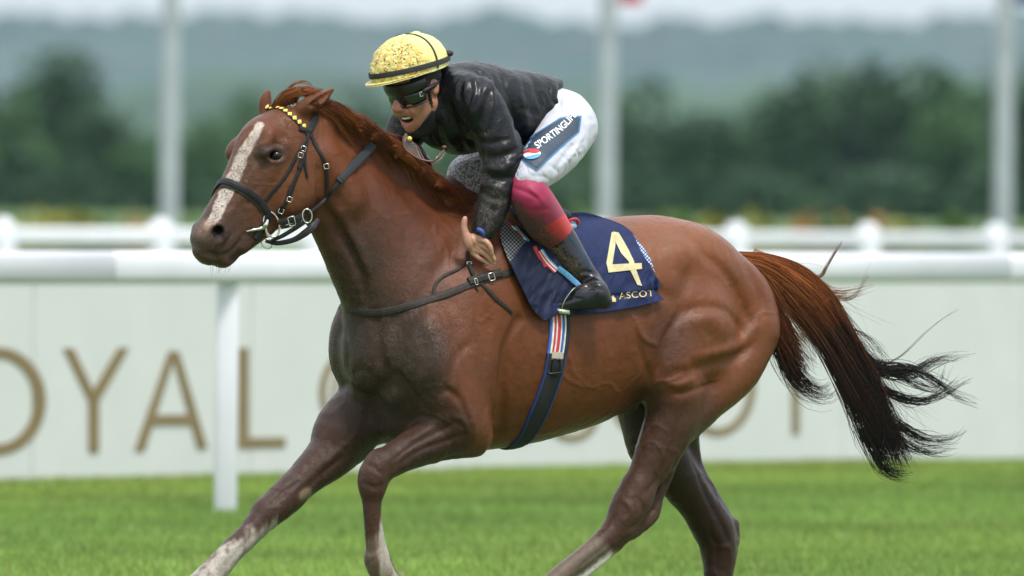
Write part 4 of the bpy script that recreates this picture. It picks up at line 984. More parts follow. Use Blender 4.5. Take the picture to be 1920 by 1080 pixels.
# white socks, streaked with mud
stre = fbm(np.column_stack([X * 1.0, Y * 0.25, D]), 12, 3, 21)
W_ = (0.60, 0.55, 0.47)
paint(ss(Y + 0.6 * (X - 470) + 22 * stre, 985, 1012) * (X < 520) * (LAT < -20) * (0.62 + 0.3 * stre), W_)
paint(ss(Y - 960 + 30 * stre - (722 - X) * 1.5, 0, 26) * (X < 790) * (X > 660) * (Y > 940) * (LAT > 20) * (0.7 + 0.3 * stre) * np.clip(0.22 + ss(X + 5 * stre - 0.10 * (Y - 1000), 700, 712), 0, 1), W_)
paint(ss(Y + 14 * stre, 1048, 1070) * (X < 790) * (X > 660) * (LAT > 20) * 0.3, (0.3, 0.21, 0.13))
u_ = (X - 1150) * -0.77 + (Y - 1030) * 0.64; v_ = (X - 1150) * 0.64 + (Y - 1030) * 0.77
paint(ss(u_ + 14 * stre, -5, 12) * (Y > 985) * (X < 1180) * (X > 950) * (LAT > 20) * np.clip(0.25 + 0.9 * ss(v_ + 8 * stre, -8, 8), 0, 1), W_)
paint(blob(573, 926, 10, 14, 0.35, 45, 0.1) * 0.8, (0.35, 0.28, 0.18))
# head: dark muzzle, mud, blaze
tH = (hv - HO) @ HT; nH = (hv - HO) @ HN; qH = (hv - HO) @ HL; onhead = (X < 600) * (Y < 515)
paint(onhead * ss(tH, 215, 290) * 0.85, (0.050, 0.036, 0.033)); paint(onhead * ss(tH, 150, 260) * 0.5, (0.11, 0.055, 0.04))
paint(onhead * blob(516, 292, 34, 24, 0.5) * 0.85, (0.035, 0.022, 0.02)); paint(onhead * blob(475, 330, 36, 60, 0.6, 25) * 0.45, (0.13, 0.085, 0.065))
paint(onhead * blob(545, 345, 40, 60, 0.6) * 0.4, (0.29, 0.11, 0.045))
bl = np.array([(487, 236), (468, 268), (452, 300), (437, 335), (420, 370), (405, 402), (390, 425)]); bd, bt = pdist(P2, bl)
paint(onhead * (1 - ss(bd + 3.5 * n2 + 2 * fbm(hv, 8, 2, 3), 5 + 5.0 * np.sin(np.pi * np.clip(bt, 0.05, 0.95)) ** 0.7, 9.5 + 5.0 * np.sin(np.pi * np.clip(bt, 0.05, 0.95)) ** 0.7)) * (0.92 - 0.35 * ss(fbm(hv, 12, 3, 33), 0.0, 0.4)), (0.62, 0.53, 0.46))
paint(onhead * blob(385, 428, 20, 14, 0.6, -40) * 0.75, (0.42, 0.26, 0.2)); paint(onhead * blob(376, 455, 20, 22, 0.7) * 0.35, (0.2, 0.13, 0.11))
mud = np.maximum(mud, onhead * (0.5 + 0.5 * blob(400, 400, 60, 120, 0.5, 30)))
paint(onhead * blob(409, 437, 17, 17, 0.3, 0, 0.05) * 0.8, (0.028, 0.017, 0.016))
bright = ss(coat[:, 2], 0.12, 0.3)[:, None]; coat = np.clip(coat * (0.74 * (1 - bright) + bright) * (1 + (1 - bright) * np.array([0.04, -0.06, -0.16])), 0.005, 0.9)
wet = np.maximum(np.maximum(blob(745, 430, 120, 160, 0.6) * 0.8, mud * 0.6), blob(1290, 540, 130, 140, 0.8) * 0.5)
t = NT('chestnut_coat'); vo = t.coord(); ca = t.attr('coat').outputs['Color']; mu = t.attr('mud')
sep = t.n('SeparateColor'); t.l(mu.outputs['Color'], sep.inputs['Color']); MU, WET = sep.outputs[0], sep.outputs[1]
hairv = t.coord('Object', (1, 1, 2.6), (0.1, 0.6, 0.2)); hn = t.noise(hairv, 420, 3, 0.6); pn = t.noise(vo, 26, 5, 0.6); sp = t.noise(vo, 210, 4, 0.75); sp2 = t.noise(vo, 52, 5, 0.65)
c = t.mix(t.ramp(pn, [(0.3, 0.0), (0.7, 1.0)]), t.mix(1.0, ca, 0.84, 'MULTIPLY'), t.mix(1.0, ca, 1.12, 'MULTIPLY'))
c = t.mix(t.math('MULTIPLY', t.ramp(hn, [(0.35, 0.0), (0.65, 1.0)]), 0.30), c, t.mix(1.0, ca, 0.62, 'MULTIPLY'))
mm = t.math('MULTIPLY', t.ramp(sp, [(0.52, 0.0), (0.57, 1.0)]), t.math('MULTIPLY', MU, t.ramp(sp2, [(0.38, 0.15), (0.6, 1.0)])))
c = t.mix(mm, c, t.mix(t.ramp(sp2, [(0.45, 0.0), (0.62, 1.0)]), (0.020, 0.014, 0.010), (0.085, 0.062, 0.042)))
t.set(Base_Color=c)
rg = t.math('ADD', t.math('MULTIPLY', hn, 0.20), 0.22); rg = t.math('SUBTRACT', rg, t.math('MULTIPLY', WET, 0.13)); rg = t.math('ADD', rg, t.math('MULTIPLY', mm, 0.25))
t.set(Roughness=rg); t.b.inputs['Specular IOR Level'].default_value = 0.29; t.b.inputs['Sheen Weight'].default_value = 0.02; t.b.inputs['Sheen Tint'].default_value = (1.0, 0.75, 0.55, 1)
hb = t.bump(hn, 0.55, 0.0016); hb = t.bump(t.noise(hairv, 90, 4, 0.65), 0.30, 0.004, hb); hb = t.bump(sp2, 0.26, 0.006, hb); hb = t.bump(mm, 0.8, 0.0025, hb); t.set(Normal=hb)
M_COAT = t.m
HORSE_LOC = Wd(1000, 1232, 240); HORSE_LOC[2] = 0
horse = empty('horse', HORSE_LOC, label='galloping chestnut racehorse with a white blaze and muddy chest in front of the white rail', cat='horse')
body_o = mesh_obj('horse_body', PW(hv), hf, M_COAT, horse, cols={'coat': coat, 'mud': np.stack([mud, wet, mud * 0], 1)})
M_EYE = simple_mat('horse_eye', (0.006, 0.004, 0.003), 0.16, spec=0.35)
def uvsphere(name, c, r, mat, parent, sc=(1, 1, 1), seg=20, **kw):
    V = []; Fc = []
    for i in range(seg // 2 + 1):
        th = math.pi * i / (seg // 2)
        for j in range(seg): ph = 2 * math.pi * j / seg; V.append((c[0] + r * sc[0] * math.sin(th) * math.cos(ph), c[1] + r * sc[1] * math.cos(th), c[2] + r * sc[2] * math.sin(th) * math.sin(ph)))
    for i in range(seg // 2):
        for j in range(seg): Fc.append((i * seg + j, i * seg + (j + 1) % seg, (i + 1) * seg + (j + 1) % seg, (i + 1) * seg + j))
    return mesh_obj(name, PW(np.array(V)), Fc, mat, parent, **kw)
uvsphere('eye', (517, 292, de + 12.5), 12.5, M_EYE, horse, (1.05, 0.85, 1.05))
# hair
t = NT('horse_hair'); hc = t.attr('hair').outputs['Color']; t.set(Base_Color=hc, Roughness=0.42); t.b.inputs['Specular IOR Level'].default_value = 0.35
M_HAIR = t.m
def strands(guides, K=16):
    """guide: dict(p=[(px,py,d)...], n, s0, s1 (spread at root and tip), r, c0, c1, c2, wave)"""
    PP, RR, CC = [], [], []
    for g in guides:
        q = catmull(g['p'], 8); L = np.concatenate([[0], np.cumsum(np.linalg.norm(np.diff(q, axis=0), axis=1))])
        n = int(g['n'] * 1.3); u = np.linspace(0, 1, K)
        for i in range(n):
            ln = RNG.uniform(g.get('l0', 0.75), 1.0); st = RNG.uniform(0, g.get('start', 0.0))
            t_ = (st + (ln - st) * u) * L[-1]; p = np.stack([np.interp(t_, L, q[:, k]) for k in range(3)], 1)
            T = np.gradient(p, axis=0); T /= np.linalg.norm(T, axis=1)[:, None]; A = np.stack([-T[:, 1], T[:, 0], 0 * u], 1)
            a, b = RNG.normal(0, 0.5), RNG.normal(0, 0.5); a = np.clip(a, -1.3, 1.3)
            sp = g['s0'] + (g['s1'] - g['s0']) * (st + (ln - st) * u) ** g.get('pw', 1.2)
            ph = RNG.uniform(0, 6.28); fr = RNG.uniform(0.7, 1.6); w = g.get('wave', 3) * RNG.uniform(0.3, 1.4) * u
            a2 = a + RNG.normal(0, 0.35) * u * u
            p = p + A * (a2 * sp + w * np.sin(ph + fr * 6.28 * u))[:, None]; p[:, 2] += b * sp * 0.8 + w * np.cos(ph * 1.7 + fr * 5 * u)
            PP.append(p); RR.append(g['r'] * 0.82 * RNG.uniform(0.6, 1.3) * (1 - 0.8 * u ** 2.0)); br = RNG.uniform(0.65, 1.35)
            cs = np.array([g['c0'], g['c1'], g['c2']]); uu = (st + (ln - st) * u)
            CC.append(np.stack([np.interp(uu + RNG.normal(0, 0.06), [0.0, 0.5, 1.0], cs[:, k]) for k in range(3)], 1) * br)
    return np.array(PP), np.array(RR), np.array(CC)
OR, RD, DK, BK = (0.37, 0.118, 0.032), (0.15, 0.040, 0.014), (0.05, 0.018, 0.012), (0.010, 0.007, 0.007)
def tp(pts, o=0, jit=0): return [(x, y, 555 + 0.45 * (x - 1400) + o) for x, y in pts]
gs = [dict(p=tp([(1380, 482), (1440, 488), (1500, 513), (1550, 566), (1588, 640), (1625, 720), (1658, 800), (1696, 888)]), n=560, s0=9, s1=26, r=1.1, c0=OR, c1=RD, c2=BK, wave=3, l0=0.7),
      dict(p=tp([(1385, 500), (1450, 535), (1510, 590), (1556, 650), (1602, 730), (1640, 800), (1676, 862)], -10), n=420, s0=14, s1=30, r=1.1, c0=OR, c1=DK, c2=BK, wave=3, l0=0.75),
      dict(p=tp([(1545, 570), (1585, 640), (1622, 720), (1652, 790), (1690, 876)], -4), n=380, s0=14, s1=26, r=1.3, c0=DK, c1=BK, c2=BK, wave=3, l0=0.7),
      dict(p=tp([(1385, 490), (1430, 500), (1480, 530), (1530, 580), (1560, 630)], -16), n=380, s0=16, s1=26, r=1.2, c0=OR, c1=OR, c2=RD, wave=3),
      dict(p=tp([(1392, 500), (1432, 545), (1458, 600), (1490, 660), (1520, 700)], -18), n=300, s0=18, s1=30, r=1.1, c0=OR, c1=RD, c2=DK, wave=4, l0=0.6),
      dict(p=tp([(1410, 530), (1445, 580), (1460, 630), (1482, 690), (1515, 728), (1550, 738), (1568, 722)], -6), n=170, s0=14, s1=18, r=1.1, c0=RD, c1=DK, c2=BK, wave=7, l0=0.6),
      dict(p=tp([(1410, 530), (1448, 600), (1468, 660), (1500, 715), (1532, 738)], 6), n=130, s0=14, s1=22, r=1.1, c0=RD, c1=DK, c2=BK, wave=7, l0=0.55),
      dict(p=tp([(1440, 490), (1500, 515), (1555, 548), (1600, 548), (1640, 530)]), n=40, s0=8, s1=12, r=0.9, c0=OR, c1=OR, c2=RD, wave=5, l0=0.6),
      dict(p=tp([(1500, 515), (1536, 518), (1550, 498), (1568, 468), (1588, 440)]), n=12, s0=5, s1=2, r=0.9, c0=OR, c1=RD, c2=RD, wave=1, l0=0.5),
      dict(p=tp([(1530, 545), (1590, 560), (1620, 525), (1635, 490)]), n=8, s0=6, s1=6, r=0.7, c0=RD, c1=RD, c2=DK, wave=4, l0=0.6),
      dict(p=tp([(1590, 640), (1640, 690), (1700, 700), (1760, 674), (1832, 664)]), n=46, s0=12, s1=7, r=1.1, c0=BK, c1=BK, c2=BK, wave=8, l0=0.55),
      dict(p=tp([(1600, 680), (1650, 690), (1700, 692), (1745, 712), (1790, 742), (1838, 762)]), n=42, s0=12, s1=8, r=1.1, c0=BK, c1=BK, c2=BK, wave=8, l0=0.6),
      dict(p=tp([(1610, 700), (1665, 735), (1720, 752), (1760, 740), (1800, 715), (1826, 706)]), n=36, s0=10, s1=7, r=1.1, c0=BK, c1=BK, c2=BK, wave=8, l0=0.55),
      dict(p=tp([(1600, 660), (1660, 690), (1720, 720), (1755, 728), (1768, 700), (1774, 680)]), n=18, s0=12, s1=6, r=1.0, c0=BK, c1=BK, c2=BK, wave=7, l0=0.7),
      dict(p=tp([(1640, 770), (1690, 800), (1740, 826), (1785, 822), (1812, 800)]), n=34, s0=10, s1=9, r=1.0, c0=BK, c1=BK, c2=BK, wave=7, l0=0.6),
      dict(p=tp([(1650, 790), (1700, 830), (1750, 846), (1800, 838)]), n=30, s0=12, s1=10, r=1.0, c0=BK, c1=BK, c2=BK, wave=6, l0=0.6),
      dict(p=tp([(1620, 800), (1642, 850), (1662, 880), (1690, 890), (1715, 888)]), n=70, s0=16, s1=12, r=1.0, c0=BK, c1=BK, c2=BK, wave=5, l0=0.7),
      dict(p=tp([(1560, 670), (1592, 730), (1616, 800), (1640, 850)]), n=90, s0=12, s1=14, r=1.0, c0=DK, c1=BK, c2=BK, wave=6, l0=0.6),
      dict(p=tp([(1400, 490), (1460, 530), (1520, 600), (1560, 690)]), n=190, s0=24, s1=80, r=0.6, c0=OR, c1=RD, c2=BK, wave=12, l0=0.4),
      dict(p=tp([(1560, 600), (1620, 690), (1670, 770), (1730, 840)]), n=150, s0=24, s1=66, r=0.55, c0=DK, c1=BK, c2=BK, wave=14, l0=0.4),
      dict(p=tp([(1645, 690), (1690, 668), (1735, 625), (1765, 600), (1798, 580)]), n=3, s0=3, s1=2, r=0.8, c0=DK, c1=DK, c2=DK, wave=2, l0=0.9),
      dict(p=tp([(1570, 610), (1620, 630), (1655, 660), (1662, 690)]), n=10, s0=8, s1=8, r=0.7, c0=DK, c1=DK, c2=DK, wave=6)]
P_, R_, C_ = strands(gs, 18)
tubes('tail', P_, R_, M_HAIR, horse, cols={'hair': C_})
# mane
crest = catmull([(566, 196), (600, 198), (633, 212), (673, 238), (710, 263), (747, 292), (781, 320), (820, 350), (862, 380)], 10)
MA = []
def md(x): return dl(x, 6)
for i in range(110):
    k = int(i / 109 * (len(crest) - 12)) + 2; x, y = crest[k]
    ln = RNG.uniform(45, 115); sl_ = RNG.uniform(0.62, 1.15)
    dd = md(x) - RNG.uniform(14, 40)
    MA.append(dict(p=[(x - 2, y + 12, md(x)), (x + ln * .22, y + RNG.uniform(-3, 8), dd - 4), (x + ln * .5, y + ln * .30 + RNG.uniform(-4, 8), md(x + 40) - 26), (x + ln * .8, y + ln * sl_ * .85 + 6, md(x + ln) - 30)], n=30, s0=12, s1=12, r=0.8, c0=RD, c1=OR if RNG.rand() < 0.45 else RD, c2=RD, wave=2.2, l0=0.5))
for i in range(12):
    k = RNG.randint(20, 60); x, y = crest[k]; MA.append(dict(p=[(x, y + 6, md(x)), (x + 18, y - 6, md(x) - 8), (x + 40, y + 2, md(x)), (x + 62, y + 12, md(x))], n=5, s0=4, s1=8, r=0.5, c0=OR, c1=OR, c2=OR, wave=4, l0=0.5))
for i in range(8):
    MA.append(dict(p=[(800 + i * 7, 348 + i * 5, md(810)), (832, 356 + i * 3, md(830) - 24), (864, 364 + i * 2, md(860) - 26), (893, 380 + i, md(890) - 30)], n=50, s0=10, s1=12, r=0.9, c0=RD, c1=OR if i % 2 else RD, c2=RD, wave=3, l0=0.55))
# forelock blown back between the ears
fd = HP(5, 40, 0)[2]
for i in range(7):
    y0 = 198 - i * 2.0
    MA.append(dict(p=[(514 + i * 6, y0 + 6, fd - 8), (532 + i * 5, 178 - i * 1.5, fd - 18), (560 + i * 4, 172, fd - 20), (592 + i * 3, 182, fd - 12), (618, 198, fd)], n=48, s0=6, s1=8, r=0.95, c0=RD, c1=OR, c2=RD, wave=4, l0=0.6))
MA.append(dict(p=[(530, 180, fd), (548, 160, fd - 6), (566, 152, fd - 4), (582, 158, fd), (590, 168, fd)], n=16, s0=4, s1=4, r=0.7, c0=RD, c1=OR, c2=RD, wave=3, l0=0.6))
P_, R_, C_ = strands(MA, 12)
fl = P_.reshape(-1, 3); vv_ = HF_.val(fl); ins_ = (vv_ < 1.2) & (np.tile(np.arange(12), len(P_)) > 1); fl[ins_] = HF_.snap(fl[ins_], 1.5 + RNG.uniform(0, 5, ins_.sum()), 6); P_ = fl.reshape(P_.shape); P_[:, 1:-1] = 0.5 * P_[:, 1:-1] + 0.25 * (P_[:, :-2] + P_[:, 2:])
tubes('mane', P_, R_, M_HAIR, horse, cols={'hair': C_})
# feathery hairs behind the near fetlock and chin whiskers
P_, R_, C_ = strands([dict(p=[(728, 1046, dl(728, 76)), (736, 1066, dl(736, 76)), (742, 1078, dl(742, 76)), (760, 1076, dl(760, 76))], n=26, s0=7, s1=6, r=0.7, c0=(0.4, 0.32, 0.22), c1=(0.4, 0.32, 0.22), c2=(0.5, 0.42, 0.3), wave=4)], 8)
tubes('fetlock_hair', P_, R_, M_HAIR, horse, cols={'hair': C_})
P_, R_, C_ = strands([dict(p=[(x, 496, HP(328, -10, 0)[2]), (x - 2, 508, HP(328, -10, 0)[2]), (x - 5, 518, HP(328, -10, 0)[2])], n=5, s0=6, s1=5, r=0.2, c0=DK, c1=DK, c2=DK, wave=1) for x in (400, 415, 430)], 8)
tubes('chin_whiskers', P_, R_, M_HAIR, horse, cols={'hair': C_}, kind='stuff')
# hooves
M_HOOF = simple_mat('hoof', (0.10, 0.075, 0.055), 0.5, nscale=30, namt=0.4, bump=0.4, bscale=60)
def hoof(top, l, ax, r0=21, r1=29, ln=44):
    c = np.array([top[0], top[1], dl(top[0], l)], float); ax = np.array([ax[0], ax[1], SH * ax[0]]); ax = ax / np.linalg.norm(ax)
    u = np.cross(ax, (0.616, 0, -0.788)); u /= np.linalg.norm(u); w = np.cross(ax, u); V = []; Fc = []; n = 20
    prof = [(0, r0 * .9), (2, r0), (ln * .55, (r0 + r1) / 2), (ln, r1), (ln + 2, r1 - 1), (ln + 2, r1 - 7), (ln - 3, r1 - 9)]
    for h_, r in prof:
        for k in range(n): a = 2 * math.pi * k / n; V.append(c + ax * h_ + r * (1.1 * u * math.cos(a) + w * math.sin(a) * 0.95))
    for i in range(len(prof) - 1):
        for k in range(n): Fc.append((i * n + k, i * n + (k + 1) % n, (i + 1) * n + (k + 1) % n, (i + 1) * n + k))
    Fc.append(tuple(range(n))[::-1]); Fc.append(tuple((len(prof) - 1) * n + k for k in range(n)))
    return mesh_obj('hoof', PW(np.array(V)), Fc, M_HOOF, horse)
hoof((340, 1150), -90, (-0.55, 0.8), ln=40); hoof((748, 1106), 76, (0.45, 0.85), ln=38); hoof((970, 1166), 76, (-0.62, 0.75), ln=40); hoof((1322, 1206), -84, (-0.3, 0.95), ln=12, r0=23, r1=27)
# grass clippings stuck to the wet chest
t = simple_mat('grass_clipping', (0.075, 0.10, 0.028), 0.7)
gp, gr = [], []
for i in range(150):
    x, y = RNG.normal(745, 50), RNG.normal(640, 62)
    if i > 105: x, y = RNG.normal(672, 22), RNG.normal(500, 45)
    d_ = HF_.cast(x, y)[0]
    if d_ != d_: continue
    a = RNG.uniform(-0.9, 0.9) + (1.3 if i % 4 == 0 else 0); ln = RNG.uniform(2, 5.5)
    q = np.array([(x + s_ * ln * math.cos(a), y + s_ * ln * math.sin(a) + 1.5 * s_ * s_, d_) for s_ in (-1, -0.3, 0.4, 1)]); q = HF_.snap(q, 0.8); gp.append(q); gr.append([0.15, 0.6, 0.6, 0.1])
tubes('grass_clippings', np.array(gp), np.array(gr), t, horse, kind='stuff')
# ================================================================ tack
M_LEATHER = simple_mat('black_leather', (0.014, 0.013, 0.014), 0.42, nscale=60, namt=0.5, bump=0.5, bscale=500, spec=0.3)
M_RUBBER = simple_mat('rein_rubber', (0.022, 0.026, 0.032), 0.55, nscale=300, namt=0.4, bump=0.6, bscale=900, spec=0.25)
M_STEEL = simple_mat('stainless_steel', (0.62, 0.58, 0.52), 0.24, 1.0, nscale=40, namt=0.3)
M_YEL = simple_mat('yellow_leather', (0.75, 0.58, 0.10), 0.5)
M_STRAPM = simple_mat('muddy_leather', (0.030, 0.024, 0.019), 0.55, nscale=80, namt=0.6, bump=0.6, bscale=400, spec=0.25)
H = HF_
def at(x, y, lift=0.0):
    d = float(H.cast(x, y)[0])
    return (x, y, d - lift)
bridle = empty('bridle', Wd(520, 400, HO[2]), label='black leather bridle with a yellow and black diamond browband on the horse\'s head', cat='bridle')
_, BP, BN = strap('browband', H, [HP(70, 74, -54), (470, 220), (481, 207), (503, 201), (525, 204), (544, 216), (559, 228), (572, 240)], 9, 2.2, M_LEATHER, bridle)
T, Wv, N = frames(BP, BN)
n = 17; L = np.concatenate([[0], np.cumsum(np.linalg.norm(np.diff(BP, axis=0), axis=1))])
for i in range(n):
    s0 = L[-1] * (i + 0.6) / n; p = np.array([np.interp(s0, L, BP[:, k]) for k in range(3)]); t_ = np.array([np.interp(s0, L, T[:, k]) for k in range(3)]); w_ = np.array([np.interp(s0, L, Wv[:, k]) for k in range(3)]); n_ = np.array([np.interp(s0, L, N[:, k]) for k in range(3)])
    V = [p + t_ * a * 5.2 + w_ * b * 5.8 + n_ * c for a, b, c in ((-1, 0, 2.4), (0, -1, 2.4), (1, 0, 2.4), (0, 1, 2.4), (0, 0, 4.2))]
    mesh_obj('diamond', PW(np.array(V)), [(0, 1, 4), (1, 2, 4), (2, 3, 4), (3, 0, 4), (3, 2, 1, 0)], M_YEL, bridle, smooth=False)
def st_(name, pts, w, th=2.0, m=M_LEATHER, par=bridle, **k): return strap(name, H, pts, w, th, m, par, **k)
st_('headpiece', [(596, 206), (590, 222), (582, 240), (576, 254)], [15, 15, 12])
st_('headpiece', [(560, 240), (572, 244), (584, 246)], 10, 3)
st_('cheekpiece', [(578, 250), (573, 275), (566, 302), (556, 330), (545, 358), (534, 382), (522, 404)], 7)
st_('cheekpiece', [(566, 300), (561, 316)], 10, 3.6); st_('cheekpiece', [(548, 348), (541, 366)], 10, 3.6); st_('cheekpiece', [(530, 386), (523, 402)], 9, 3.6)
st_('noseband_strap', [(574, 262), (560, 284), (546, 312), (528, 340), (512, 358), (498, 376)], 6.5)
st_('throat_latch', [(582, 250), (590, 270), (603, 292), (611, 316), (613, 344), (612, 376)], 6.5)
st_('strap_end', [(572, 288), (571, 308), (576, 334)], 5, 2.2)
st_('noseband', [HP(262, 40, -36), (410, 347), (421, 341), (440, 346), (464, 359), (484, 375), (497, 392), (502, 410), HP(262, -30, 24)], 13, 3.5)
st_('noseband_lining', [(414, 352), (421, 349), (439, 353), (460, 366), (480, 381), (492, 396)], 7, 1.6, M_STRAPM)
rc = at(509, 421, 10)
ring('bit_ring', rc, (0.25, 1, 0), (1, -0.25, 0.25), 24, 14.5, 2.0, M_STEEL, bridle)
bp = np.array([(462, 434, at(462, 434)[2] - 1), (476, 431, at(476, 431)[2] - 4), (490, 428, rc[2] - 3), (498, 422, rc[2] - 3), (502, 412, rc[2] - 2)])
q = catmull(bp, 6); tubes('bit_cheek', q[None], np.interp(np.linspace(0, 1, len(q)), [0, 0.5, 0.75, 1], [1.6, 4.2, 6.2, 3.0])[None], M_STEEL, bridle, sides=10)
q = catmull([(497, 424, rc[2] - 3), (500, 438, rc[2] - 2), (503, 446, rc[2] - 1)], 6); tubes('bit_cheek', q[None], np.full((1, len(q)), 3.2), M_STEEL, bridle, sides=8)
z = rc[2]
free_strap('curb_strap', [(522, 417, z), (540, 414, z - 2), (558, 410, z - 2), (572, 402, z - 2)], [10, 12, 12, 12], 3, M_LEATHER, bridle)
free_strap('curb_strap', [(527, 427, z + 2), (545, 423, z), (566, 416, z - 1)], 6, 3, M_LEATHER, bridle)
buckle((547, 415, z - 6), (1, -0.25, 0), 12, 17, bridle, M_STEEL, 1.1)
ring('rein_ring', (576, 405, z - 4), (1, 0.1, 0.1), (0, 1, 0), 9, 13, 1.5, M_STEEL, bridle)
ring('rein_ring', (500, 457, z + 14), (1, 0.2, 0), (0, 1, 0.2), 10, 9, 1.2, M_STEEL, bridle)
free_strap('curb_strap', [(508, 452, z + 8), (530, 442, z + 4), (556, 426, z), (576, 412, z - 2)], [6, 8, 9, 9], 3, M_LEATHER, bridle)
free_strap('rein', [(498, 452, z + 14), (520, 456, z + 10), (550, 450, z + 4), (572, 437, z + 2), (587, 424, z + 8), (596, 412, z + 22)], [6, 9, 10, 14, 14, 8], 3, M_LEATHER, bridle)
for x, y, ax in ((564, 291, (-0.3, 1, 0)), (612, 312, (0.2, 1, 0)), (569, 279, (-0.3, 1, 0)), (543, 374, (-0.4, 1, 0)), (527, 396, (-0.4, 1, 0))):
    buckle(at(x, y, 3), ax, 9, 9, bridle, M_STEEL, 0.9)
# the rein with its rubber grip
d1 = min(at(640, 345)[2], at(610, 372)[2] + 20)
free_strap('rein', [(576, 402, z - 4), (606, 378, at(606, 378)[2] - 10), (625, 356, at(625, 356)[2] - 8), (640, 334, at(640, 334)[2] - 7)], [5, 6, 7, 9], 2.5, M_LEATHER, bridle, normal=(0, 0, -1))
free_strap('rein_grip', [(634, 341, at(634, 341)[2] - 9), (664, 309, at(664, 309)[2] - 9), (684, 288, at(684, 288)[2] - 9), (700, 270, at(692, 280)[2] - 8)], [13, 17, 17, 17], 4, M_RUBBER, bridle)
free_strap('rein', [(700, 270, at(692, 280)[2] - 6), (716, 262, dl(716, -5)), (745, 275, dl(745, -30)), (800, 318, dl(800, -40))], [9, 6, 6, 6], 2.5, M_LEATHER, bridle)
# breastplate
bplate = empty('breastplate', Wd(800, 560, 0), label='muddy black leather breast strap buckled across the horse\'s chest', cat='breastplate')
_, SP, SN = st_('chest_strap', [(646, 574, dl(646, -60) - 0), (640, 575), (665, 583), (700, 587), (745, 580), (800, 564), (850, 547), (885, 533), (925, 520), (965, 508), (1012, 494)], [13, 13, 14, 14, 14, 13, 13, 14], 3, M_STRAPM, bplate)
st_('chest_strap', [(878, 529), (905, 521), (938, 512)], 16, 6, M_STRAPM, bplate)
st_('neck_strap', [(878, 488), (862, 504), (838, 515), (820, 528), (813, 545), (818, 562)], 6, 2.5, M_STRAPM, bplate)
st_('neck_strap', [(876, 474), (878, 490), (882, 504), (890, 520), (899, 530)], [6, 7, 8, 7], 5, M_STRAPM, bplate)
st_('strap_end', [(901, 530), (918, 548), (938, 568), (960, 587)], [6, 8, 8, 6], 2.5, M_STRAPM, bplate)
st_('strap_end', [(884, 528), (890, 536), (896, 546)], [6, 3], 2.5, M_STRAPM, bplate)
buckle(at(922, 519, 5), (1, -0.3, 0.4), 11, 15, bplate, M_STEEL, 1.2); buckle(at(893, 528, 5), (1, -0.3, 0.4), 5, 13, bplate, M_STEEL, 1.0); buckle(at(880, 493, 5), (0.1, 1, 0), 4, 9, bplate, M_STEEL, 1.0)
# ---------------------------------------------------------------- cloths
def drape_grid(G2, lift, wr=0.0, seed=3, blur=6, scale=(26, 9)):
    nv, nu, _ = G2.shape; xy = G2.reshape(-1, 2); d = H.cast(xy[:, 0], xy[:, 1]); bad = np.isnan(d); d[bad] = dl(xy[bad, 0], 30); d = d.reshape(nv, nu)
    for _ in range(blur):
        p = np.pad(d, 1, mode='edge'); d = 0.2 * (p[1:-1, 1:-1] + p[:-2, 1:-1] + p[2:, 1:-1] + p[1:-1, :-2] + p[1:-1, 2:])
    P = np.dstack([G2, d - lift])
    if wr:
        q = P.reshape(-1, 3).copy(); q2 = np.column_stack([q[:, 0] * 0.9 + q[:, 1] * 0.4, q[:, 1] * 0.35 - q[:, 0] * 0.15, q[:, 2] * 0])
        w_ = 1 - np.abs(fbm(q2, scale[0], 3, seed)) * 2.2
        P[..., 2] -= (w_ * wr).reshape(nv, nu)
    return P
def cloth_mat(name, col, rough=0.75, weave=2500, nz=0.2):
    t = NT(name); v = t.coord(); nn = t.noise(v, 14, 5, 0.6)
    c = t.mix(t.ramp(nn, [(0.3, 0.0), (0.7, 1.0)]), tuple(x * (1 - nz) for x in col), tuple(min(1, x * (1 + nz)) for x in col))
    md_ = t.ramp(t.noise(v, 34, 6, 0.7), [(0.60, 0.0), (0.74, 0.35)]); c = t.mix(md_, c, (0.10, 0.075, 0.05))
    t.set(Base_Color=c, Roughness=rough); t.b.inputs['Specular IOR Level'].default_value = 0.22
    t.set(Normal=t.bump(t.noise(v, 60, 4), 0.25, 0.004)); return t.m
M_NAVY = cloth_mat('navy_cloth', (0.014, 0.022, 0.075)); M_NAVY2 = cloth_mat('navy_flap', (0.010, 0.014, 0.040), 0.6)
M_GOLD = cloth_mat('gold_print', (0.54, 0.47, 0.26), 0.5); M_GOLD2 = simple_mat('gold_letters', (0.55, 0.45, 0.17), 0.5)
def dots_mat(name, base, dot, sc, lo=0.3):
    t = NT(name); tc = t.n('TexCoord'); vo_ = t.n('TexVoronoi'); vo_.inputs['Scale'].default_value = sc; vo_.inputs['Randomness'].default_value = 0.0
    mp = t.n('Mapping'); mp.inputs['Rotation'].default_value = (0, 0, 0.78); t.l(tc.outputs['UV'], mp.inputs['Vector']); t.l(mp.outputs['Vector'], vo_.inputs['Vector'])
    t.set(Base_Color=t.mix(t.ramp(vo_.outputs['Distance'], [(lo, 1.0), (lo + 0.12, 0.0)]), base, dot), Roughness=0.7); return t.m
M_MESHPAD = dots_mat('mesh_pad', (0.022, 0.022, 0.028), (0.30, 0.30, 0.31), 1.0)
M_MESHBLUE = dots_mat('blue_mesh_edge', (0.02, 0.04, 0.12), (0.45, 0.55, 0.70), 1.0)
def px_uv(P, s): return np.stack([P[..., 0] / s, P[..., 1] / s], -1).reshape(-1, 2)
scloth = empty('saddlecloth', Wd(1130, 500, 260), label='navy saddlecloth with a gold number 4 and ASCOT lettering behind the rider\'s boot', cat='saddlecloth')
